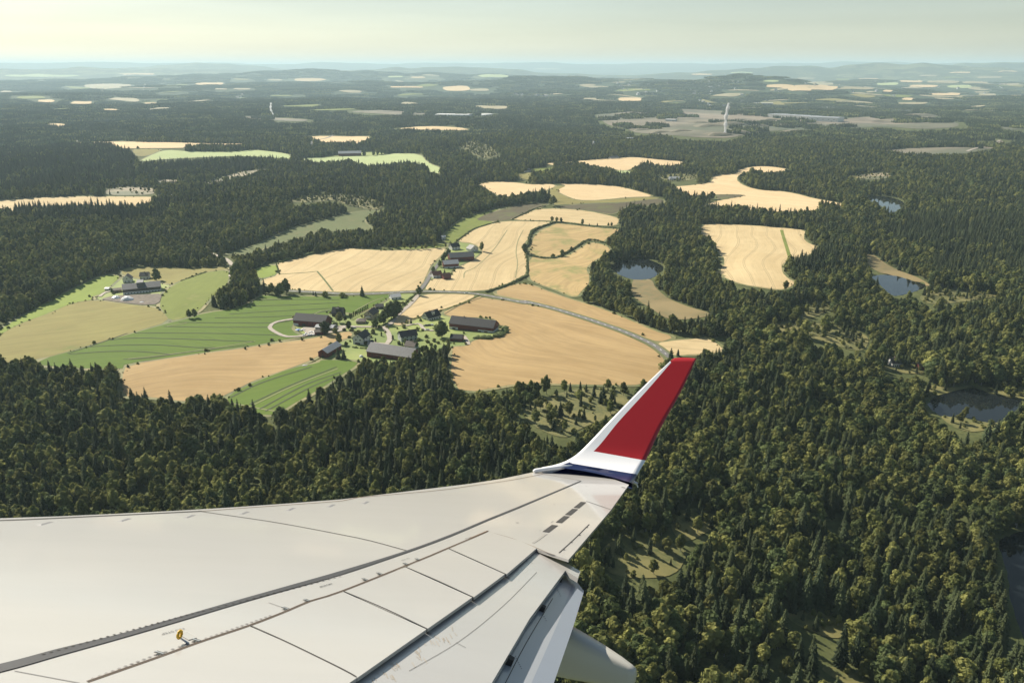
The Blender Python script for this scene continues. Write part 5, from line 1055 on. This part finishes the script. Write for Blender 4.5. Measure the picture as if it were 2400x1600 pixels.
M['wl_white'] = mat('winglet_white', (.88, .88, .88), .28, **{'Coat Weight': .5, 'Coat Roughness': .05}); M['wl_red'] = mat('winglet_red', (.36, .014, .016), .3, **{'Coat Weight': .5, 'Coat Roughness': .05}); M['wl_navy'] = mat('winglet_navy', (.011, .020, .072), .3, **{'Coat Weight': .3, 'Coat Roughness': .06})
M['metal'] = mat('bare_metal', (.55, .55, .55), .35, Metallic=.9); M['yellow'] = mat('yellow_paint', (.62, .38, .02), .4); M['stencil'] = mat('stencil_grey', (.12, .12, .12), .7); M['fairing'] = wing_paint('fairing_paint', (.50, .48, .42), .4, .2, .1)
def slab(pts, thick, n=WN, m=0, mb=None):
    mb = mb or MB(); k = len(pts); c = sum(pts, Vector()) / k
    s = sum(((pts[i] - c).cross(pts[(i + 1) % k] - c)).dot(n) for i in range(k))
    if s < 0: pts = pts[::-1]
    mb.add(pts + [p - n * thick for p in pts], [tuple(range(k)), tuple(range(2 * k - 1, k - 1, -1))] + [(i, i + k, (i + 1) % k + k, (i + 1) % k) for i in range(k)], m); return mb
def strip(mb, s, wd, off, m=0, pf=None, w2=None, n=WN):
    """a seam: band of width wd metres along traced pixels, lying off metres above the surface"""
    Q = px(s)
    if len(Q) > 2: Q = resample(np.array(Q), np.hypot(*np.diff(np.array(Q), axis=0).T).mean() / 5)
    L = [(pf or wp)(p) + n * off for p in Q]; V = []
    for i, p in enumerate(L):
        d = (L[min(i + 1, len(L) - 1)] - L[max(i - 1, 0)]).normalized(); q = n.cross(d); wv = wd if w2 is None else wd + (w2 - wd) * i / (len(L) - 1)
        V += [p - q * wv / 2, p + q * wv / 2]
    mb.add(V, [(2 * i, 2 * i + 2, 2 * i + 3, 2 * i + 1)[::-1] for i in range(len(L) - 1)], m); return mb
LE = 'S -330,1226 -150,1220 | A 0,158 400,145 800,127 1200,107 1600,83 2000,55 2352,28 | B 0,487 400,425 780,345 1000,300'
HINGE = 'C 1830,400 1655,407'
STE = 'C 1655,407 1430,582 1205,742 890,957 400,1295 0,1570 | S 380,1900'       # spoiler trailing edge
JOINT = 'B 1160,292 1310,312 1600,382 1800,442 1955,497'
# main skin: leading edge -> winglet joint -> aileron leading line -> spoiler hinge line -> root
SH = 'A 600,1294 1110,1115 1370,1020 1720,903 1985,800 2130,738 2352,668 | C 830,483 1010,407 1220,318 1305,280'  # spoiler hinge line
skin = [wp(p) for p in px(LE)] + [wp(p) for p in px(JOINT)] + [wp(p) for p in px('B 1735,807 1215,1415 1050,1362 860,1300')] + [wp(p) for p in px('B 225,1075')] + [wp(p) for p in px(SH)[::-1]] + [wp((60, 1680)), wp((-250, 1800)), wp((-600, 1700)), wp((-700, 1400))]
mb = slab(skin, .03)
le = [wp(p) for p in px(LE)]; FW = -WA
rows = [le, [p + FW * .05 - WN * .02 for p in le], [p + FW * .09 - WN * .08 for p in le], [p + FW * .07 - WN * .19 for p in le], [p - WN * .30 for p in le], [p - FW * .6 - WN * .36 for p in le]]
k = len(le); mb.add([p - WN * .0015 for r_ in rows for p in r_], [(i * k + j, (i + 1) * k + j, (i + 1) * k + j + 1, i * k + j + 1)[::-1] for i in range(5) for j in range(k - 1)])
low = [wp(p) - WN * .30 for p in px('S -330,1226 1240,1115 1000,1290 300,1500 -600,1600')]; mb.add(low, [tuple(range(5))])
o4 = .0035
strip(mb, 'A 1390,113 1900,188 2352,272 | C 500,345 745,412', .016, o4, 1)
strip(mb, 'A -900,195 0,174 700,143 1390,110', .055, o4, 1)
strip(mb, 'A 1390,110 1800,80 2352,40 | C 400,47 930,0 | B 0,517 500,445 905,368', .02, o4, 2)
strip(mb, 'B 905,368 1310,438', .010, o4, 2); strip(mb, 'B 1310,438 1370,455', .012, o4, 1)
strip(mb, 'B 1430,700 1735,805', .014, o4, 1); strip(mb, 'B 780,1213 860,1160 940,1100', .035, o4, 4)
strip(mb, 'B 225,1075 520,1155 780,1255 950,1330 1050,1362', .010, o4, 2)
strip(mb, 'B 0,1170 225,1075', .018, o4 + .012, 2)
strip(mb, 'B 1098,1335 1280,1170 1468,985', .014, o4, 1)
for t in ('B 1150,1290 1165,1300', 'B 1240,1200 1256,1210', 'B 1340,1112 1356,1122', 'B 1432,1018 1446,1026'): strip(mb, t, .03, o4, 1)
strip(mb, 'B 1865,528 1910,540', .03, o4, 1)
for a, b in (('1400,712', '1310,785'), ('1298,797', '1205,872'), ('1195,885', '1095,965'), ('1050,995', '935,1080')): strip(mb, 'B %s %s' % (a, b), .085, o4, 1); 
for a in ('1030,735 1050,735', '1030,745 1050,745', '570,960 605,960', '575,970 610,968', '1000,965 1028,945', '860,1060 870,1057', '125,1410 142,1410', '1425,515 1440,512'): strip(mb, 'B ' + a, .012, o4, 3)
strip(mb, 'A 100,1210 550,1294', .008, o4, 3); strip(mb, 'A 1850,740 1960,778', .006, o4, 3); strip(mb, 'C 560,170 640,0', .0, o4, 3)
# rivets along the hinge line and the seal
r = random.Random(2)
for a, b, nn in (('A 640,1262', 'A 1110,1085', 12), ('A 1140,1078', 'A 1330,1010', 5), ('A 1420,985', 'A 1860,830', 14), ('A 300,1100', 'A 1400,800', 26), ('A 1400,803', 'A 2340,560', 22)):
    p0, p1 = wp(pt1(a)), wp(pt1(b)); on = .0095 if a.startswith('A 300') or a.startswith('A 1400') else o4
    for i in range(nn):
        c = p0.lerp(p1, i / (nn - 1)) + WN * on; e1 = WA * .010; e2 = WO * .010; mb.add([c - e1 - e2, c + e1 - e2, c + e1 + e2, c - e1 + e2], [(0, 1, 2, 3)], 3 if on == o4 else 1)
wobj(mb, 'wing_skin', [M['wing'], M['seam'], M['brown_seam'], mat('rivet_grey', (.24, .23, .22), .6), M['flap']])
# dark sealing band along the rear spar
mb = MB(); B1 = px('S -330,1632 | A 0,1165 400,1060 800,965 1200,850 1600,735 2000,622 2352,522 | C 745,412 1050,300 1300,195 1500,115 | B 1362,452'); B2 = px('S -330,1655 | A 0,1222 400,1110 800,998 1200,882 1600,762 2000,648 2352,550 | C 780,415 1060,310 1310,203 1510,122 | B 1372,458')
V = [];
B1 = resample(np.array(B1), 25); B2 = resample(np.array(B2), 25); B2 = np.c_[B1[:, 0] + 2, np.interp(B1[:, 0] + 2, B2[:, 0], B2[:, 1])]
for a, b in zip(B1, B2): V += [wp(a) + WN * .006, wp(b) + WN * .006]
mb.add(V, [(2 * i, 2 * i + 1, 2 * i + 3, 2 * i + 2) for i in range(len(B1) - 1)]); wobj(mb, 'gap_seal', M['seal'])
# spoilers
spo = ['A 560,1308 1110,1116 1370,1021 1712,906 | C 0,1085 390,1285 400,1293 -60,1612 | S 300,1760', 'A 1728,901 1985,801 2130,740 2352,669 | C 300,697 880,958 405,1292 5,1083',
       'C 308,695 470,627 570,585 735,530 1195,738 888,954', 'C 742,528 830,486 1010,409 1030,403 1420,578 1207,736', 'C 1040,401 1220,320 1305,283 1520,345 1640,398 1432,578']
for s in spo: wobj(slab([wp(p) + WN * .008 for p in px(s)], .028), 'spoiler', M['wing'])
mb = MB()
strip(mb, SH, .030, .011, 0); strip(mb, SH, .012, .0125, 1)
for s in ('A 1720,903 1990,1025 2352,1202 | C 395,1288', 'C 305,695 600,820 884,956', 'C 738,529 960,625 1201,737', 'C 1035,402 1210,480 1426,578'): strip(mb, s, .012, .011, 1)
for s in ('A 1070,1087 1125,1103', 'A 1325,1000 1375,1015', 'A 1945,780 1985,793', 'A 2098,726 2130,738', 'C 36,757 70,768', 'C 440,610 470,622', 'C 540,570 570,582', 'C 722,503 748,514', 'C 805,472 830,482'): strip(mb, s, .035, .013, 1); strip(mb, s.replace(' ', ' '), .014, .015, 2)
wobj(mb, 'hinge_line', [M['brown_seam'], M['seam'], M['metal']])
# flap: hinged lower than the spoilers and drooping aft
E0, E1 = wp(pt1('C 1655,407')), wp(pt1('C 400,1295')); SD = (E1 - E0).normalized(); FQ = (E0 + E1) / 2 - WN * .04
FN = Matrix.Rotation(R(9), 3, SD) @ WN; aft_dir = SD.cross(WN)
if (FN - WN).dot(WA) < 0: FN = Matrix.Rotation(R(-9), 3, SD) @ WN
def fp(p, off=0.0): return hit(p, FN, FQ + FN * off)
fl_poly = 'C 1640,395 1690,425 1780,457 1942,552 1925,600 1838,547 1590,880 1325,1330 | S 1090,1720 700,1720 | C 60,1440 380,1255 880,920 1200,700 1420,540'
mb = slab([fp(p) for p in px(fl_poly)], .05, FN)
for s, wd in (('C 760,1240 1100,1040 1400,800 1640,560', .0035), ('C 1565,482 1615,500', .003), ('C 1085,1045 1150,1080', .0035)): strip(mb, s, wd, .003, 1, fp, None, FN)
for s in ('C 1425,582 1448,600', 'C 1200,742 1222,758', 'C 885,960 905,982', 'C 365,1300 395,1322'): strip(mb, s, .035, .012, 0, fp, None, FN)
for k in range(40):
    t = r.random(); a = 500 + 520 * t + r.uniform(0, 60); b = 1300 - 330 * t + r.uniform(-60, 60); strip(mb, 'C %d,%d %d,%d' % (a, b, a + r.uniform(8, 26), b + r.uniform(14, 40)), .004, .003, 2, fp, None, FN)
flap = wobj(mb, 'flap', [M['flap'], M['seam'], mat('rust_streak', (.34, .29, .22), .6)])
G0, G1 = fp(pt1('C 1838,547')), fp(pt1('C 1325,1330')); GD = (G1 - G0).normalized(); GQ = (G0 + G1) / 2 - FN * .10; GN = Matrix.Rotation(R(9), 3, GD) @ FN
if (GN - FN).dot(WA) < 0: GN = Matrix.Rotation(R(-9), 3, GD) @ FN
def gp(p, off=0.0): return hit(p, GN, GQ + GN * off)
mb = slab([gp(p) for p in px('C 1800,545 1845,552 1900,605 1966,690 1890,940 1755,1330 | S 1230,1740 1040,1740 | C 1280,1330 1560,870')], .035, GN)
V = [gp(p) + GN * .002 for p in px('C 1900,605 1966,690 1890,940 1755,1330 1600,1330 1790,900')]; mb.add(V, [tuple(range(6))], 1)
strip(mb, 'C 1420,1330 1560,1060 1750,740', .006, .003, 2, gp, None, GN)
for k in range(3):
    for q in range(7): x, y = [(1530, 1190), (1700, 860), (1800, 690)][k]; strip(mb, 'C %d,%d %d,%d' % (x + q * 7 - 40, y + 14 * q - 50, x + q * 7 - 34, y + 14 * q - 52), .008, .003, 3, gp, None, GN)
aft = wobj(mb, 'aft_flap', [M['aft_flap'], wing_paint('aft_flap_blue', (.26, .29, .34), .3), M['seam'], mat('rivet_dark', (.16, .16, .17), .6)])
for a, sz in (('C 1795,620', .035), ('C 1670,820', .04), ('C 1440,1185', .045)):
    p = gp(pt1(a)); d = GD; u = GN.cross(d).normalized(); mb = MB(); q = [p + d * x * sz + u * y * sz * .8 + GN * zz * sz for zz in (-.3, 1.2) for x, y in ((-1, -1), (1, -1), (.7, 1), (-.7, 1))]
    mb.add(q, [(3, 2, 1, 0), (4, 5, 6, 7), (0, 1, 5, 4), (1, 2, 6, 5), (2, 3, 7, 6), (3, 0, 4, 7)]); wobj(mb, 'flap_bracket', M['seam'])
# flap track fairing: a canoe shaped pod behind the flap
a, b = wp(pt1('C 1790,1085'), -.72), wp(pt1('C 2322,1285'), -.80); ax = b - a; dn = (WN - WN.project(ax)).normalized(); sd = ax.normalized().cross(dn); mb = MB(); V = []; n = 20
PR = [(-.6, .27), (-.3, .27), (0, .265), (.3, .225), (.55, .185), (.78, .14), (.92, .105), (.975, .085), (.995, .055), (1.0, .01)]
for t, q in PR:
    c = a + ax * t
    for k in range(n): an = 6.283 * k / n; V.append(c + dn * math.copysign(abs(math.sin(an)) ** .5, math.sin(an)) * q * .95 + sd * math.copysign(abs(math.cos(an)) ** .5, math.cos(an)) * q * .6)
mb.add(V, [(i * n + k, i * n + (k + 1) % n, (i + 1) * n + (k + 1) % n, (i + 1) * n + k) for i in range(len(PR) - 1) for k in range(n)] + [tuple(range((len(PR) - 1) * n, len(PR) * n))])
wobj(mb, 'flap_track_fairing', M['fairing'], None, True)
# winglet: blends up out of the wing tip
CANT = R(32); WM = -(WO * math.cos(CANT) - WN * math.sin(CANT)); TIPQ = wp(pt1('D 600,868'))
def f_surf(P):
    f1 = (P - P0).dot(WN); f2 = (P - TIPQ).dot(WM) - .02; kk = .55; h = max(kk - abs(f1 - f2), 0) / kk; return min(f1, f2) - h * h * kk / 4 + .004
def sp(p):
    d = vray(p).normalized(); t0, t1 = 6.0, 25.0; n = 90; pt = t0
    for i in range(1, n + 1):
        t = t0 + (t1 - t0) * i / n
        if f_surf(CAM + d * t) < 0:
            a_, b_ = pt, t
            for _ in range(24):
                mm_ = (a_ + b_) / 2
                if f_surf(CAM + d * mm_) < 0: b_ = mm_
                else: a_ = mm_
            return CAM + d * b_
        pt = t
    return CAM + d * t1
def curve(tab, v):
    ks = [k for k, _ in tab]; xs = [c[0] for _, c in tab]; ys = [c[1] for _, c in tab]
    def cub(vals):
        i = max(0, min(len(ks) - 2, int(np.searchsorted(ks, v, 'right')) - 1)); t = (v - ks[i]) / (ks[i + 1] - ks[i])
        m_ = lambda j: (vals[min(j + 1, len(ks) - 1)] - vals[max(j - 1, 0)]) / (ks[min(j + 1, len(ks) - 1)] - ks[max(j - 1, 0)])
        h = ks[i + 1] - ks[i]; return (2 * t ** 3 - 3 * t * t + 1) * vals[i] + (t ** 3 - 2 * t * t + t) * h * m_(i) + (-2 * t ** 3 + 3 * t * t) * vals[i + 1] + (t ** 3 - t * t) * h * m_(i + 1)
    return (cub(xs), cub(ys))
DZ = lambda x, y: (1200 + x * 500 / 1479, 820 + y * 500 / 1479)
LEc = [(0, (205, 812)), (.06, (290, 797)), (.12, (375, 768)), (.28, (478, 697)), (.5, (672, 497)), (.75, (900, 265)), (1, (1118, 57))]
INc = [(0, (300, 812)), (.06, (360, 803)), (.12, (420, 786)), (.28, (565, 701)), (.5, (735, 500)), (.75, (928, 288)), (1, (1124, 62))]
TEc = [(0, (834, 922)), (.06, (850, 896)), (.12, (866, 860)), (.28, (926, 765)), (.5, (1037, 530)), (.75, (1166, 298)), (1, (1280, 58))]
vs = sorted(set([i / 34 for i in range(35)] + [.12, .28, .975])); us = [0, .25, .5, .75, 1] + [1 + i / 10 for i in range(1, 11)]
V = []; thk = []
for v in vs:
    l, i_, t = curve(LEc, v), curve(INc, v), curve(TEc, v)
    for u_ in us:
        if u_ <= 1: x = l[0] + (i_[0] - l[0]) * u_; y = l[1] + (i_[1] - l[1]) * u_
        else: w_ = u_ - 1; x = i_[0] + (t[0] - i_[0]) * w_; y = i_[1] + (t[1] - i_[1]) * w_ - (math.sin(math.pi * w_) * (16 if v < .06 else 0) if v < .3 else 0)
        if v > .975 : y -= math.sin(math.pi * max(0, (u_ - .6) / 1.4)) * 8 * (v - .975) / .025
        V.append(sp(DZ(x, y)))
nu, nv = len(us), len(vs); F = []; MI = []
FRONT = len(V)
back = []
for j in range(nv):
    for i in range(nu):
        s_ = i / (nu - 1); T = .13 * (1 - .55 * vs[j]) * (2.4 * math.sqrt(s_) * (1 - s_) + .04); p = V[j * nu + i]
        if i in (0,): p = p + WA * .0
        back.append(p - WM * T * (.35 + .65 * min(1, vs[j] / .2)) - WN * (.10 * max(0, 1 - vs[j] / .2)))
VV = V + back
def mid(vm, um):
    if vm < .12: return 2 if um > .7 or vm > .0 and um > .45 else 0
    if vm < .28: return 0
    return 1 if um > 1 else (1 if vm > .975 else 0)
for j in range(nv - 1):
    for i in range(nu - 1):
        k = mid((vs[j] + vs[j + 1]) / 2, (us[i] + us[i + 1]) / 2); a = j * nu + i
        F.append((a, a + 1, a + nu + 1, a + nu)); MI.append(k); F.append((FRONT + a, FRONT + a + nu, FRONT + a + nu + 1, FRONT + a + 1)); MI.append(k)
for j in range(nv - 1):
    for i, fl_ in ((0, 1), (nu - 1, 0)): a = j * nu + i; q = (a, a + nu, FRONT + a + nu, FRONT + a); F.append(q if fl_ else q[::-1]); MI.append(0 if i == 0 else mid((vs[j] + vs[j + 1]) / 2, 1.9))
for i in range(nu - 1): a = (nv - 1) * nu + i; F.append((a, a + 1, FRONT + a + 1, FRONT + a)); MI.append(1)
mb = MB(); mb.add(VV, F); mb.M = MI; wl = wobj(mb, 'winglet', [M['wl_white'], M['wl_red'], M['wl_navy']], None, True)
bm = bmesh.new(); bm.from_mesh(wl.data); bmesh.ops.recalc_face_normals(bm, faces=bm.faces[:]); bm.to_mesh(wl.data); bm.free()
# rounded front fairing at the winglet root
mb = MB(); L = [sp(DZ(x, y)) - WN * .02 for x, y in ((150, 832), (165, 828), (240, 818), (330, 806), (420, 795))]; mb.tube(L, [.028, .040, .042, .044, .02], 14); wobj(mb, 'root_fairing', M['wl_white'], None, True)
p = sp(DZ(843, 915)); mb = MB(); mb.tube([p + WA * .0, p + WA * .07 - WN * .03], .03, 10); mb.tube([p + WA * .05, p + WA * .08 - WN * .09], .011, 8); wobj(mb, 'tail_light', M['metal'])
mb = MB(); mb.tube([p + WA * .08 - WN * .02, p + WA * .16 - WN * .06], .006, 6); wobj(mb, 'static_wick', M['seam'])
# small grey fences near the leading edge
for s in ('A 310,195', 'A 858,170', 'A 1305,146', 'A 1682,122', 'A 2002,96', 'A 2280,72', 'C 460,80', 'C 222,102'):
    c = wp(pt1(s)); d = (WA * .9 + WO * .1).normalized(); q = MB(); h = .009
    V = [c + WO * x + WA * y + WN * z for x, y, z in ((-.10, -.035, 0), (.10, -.035, 0), (.10, .035, 0), (-.10, .035, 0), (-.06, .0, h), (.06, .0, h))]
    q.add(V, [(0, 1, 5, 4), (1, 2, 5), (2, 3, 4, 5), (3, 0, 4)]); wobj(q, 'vortex_tab', mat('tab_grey', (.25, .245, .24), .5) if 'tab_grey' not in bpy.data.materials else bpy.data.materials['tab_grey'])
# yellow tie-down ring standing on the wing
c = wp(pt1('A 1290,1000')); top = hit(pt1('A 1238,958'), (CAM - c).normalized(), c); up = WN; sdv = (WO * .9 + WA * .3).normalized()
rc = hit(pt1('A 1238,958'), WA, c - WA * .02); rr_ = (hit(pt1('A 1238,990'), WA, c - WA * .02) - hit(pt1('A 1238,928'), WA, c - WA * .02)).length / 2
mb = MB(); ring = [rc + (WN * math.sin(t * .3927) + WO * math.cos(t * .3927)) * rr_ * .72 for t in range(17)]; mb.tube(ring, rr_ * .34, 8, 0, False); wobj(mb, 'tie_down_ring', M['yellow'], None, True)
mb = MB(); mb.tube([rc - WN * rr_ * .7, wp(pt1('A 1300,1022'))], [rr_ * .18, rr_ * .30], 8); slab([wp(p) + WN * .006 for p in px('A 1230,960 1290,945 1355,985 1300,1000')], .004, WN, 1, mb); wobj(mb, 'ring_mount', [M['metal'], M['flap']])
# NO STEP stencils, read from the far side
def stencil(a, b, hpx):
    A, B = wp(pt1(a)) + WN * .0045, wp(pt1(b)) + WN * .0045; xd = (B - A).normalized(); yd = WN.cross(xd).normalized(); ln = (B - A).length
    cu = bpy.data.curves.new('stencil', 'FONT'); cu.body = 'NO STEP'; cu.size = 1; ob = bpy.data.objects.new('t', cu); me = bpy.data.meshes.new_from_object(ob); bpy.data.objects.remove(ob)
    V = [v.co for v in me.vertices]; w_ = max(v.x for v in V); h = ln / w_ * hpx; me2 = bpy.data.meshes.new('stencil')
    me2.from_pydata([tuple(A + xd * (v.x * ln / w_) + yd * (v.y * h) - WB) for v in V], [], [tuple(p.vertices) for p in me.polygons]); me2.materials.append(M['stencil']); o = bpy.data.objects.new('stencil', me2); COL.objects.link(o); o.parent = WING_ROOT
for a, b in (('A 1262,915', 'A 1105,955'), ('A 2280,607', 'A 2195,632'), ('C 218,637', 'C 135,660'), ('C 757,462', 'C 702,478'), ('C 1185,316', 'C 1140,330')): stencil(a, b, 1.0)

# ------------------------------------------------------------------ haze: even pale air round everything
hz = MB(); hz.box(-64500, 64500, -64500, 64500, float(min(lv for _, lv, _ in _pond)) - 90, 460)
m = bpy.data.materials.new('haze_air'); m.use_nodes = True; t = m.node_tree; t.nodes.remove(t.nodes['Principled BSDF']); pv_ = t.nodes.new('ShaderNodeVolumePrincipled')
pv_.inputs['Color'].default_value = (.64, .85, .95, 1); pv_.inputs['Density'].default_value = 5.8e-5; pv_.inputs['Anisotropy'].default_value = .15; t.links.new(pv_.outputs[0], t.nodes['Material Output'].inputs['Volume'])
tag(hz.obj('haze', m), 'thin pale haze over the whole countryside', 'haze', kind='stuff')
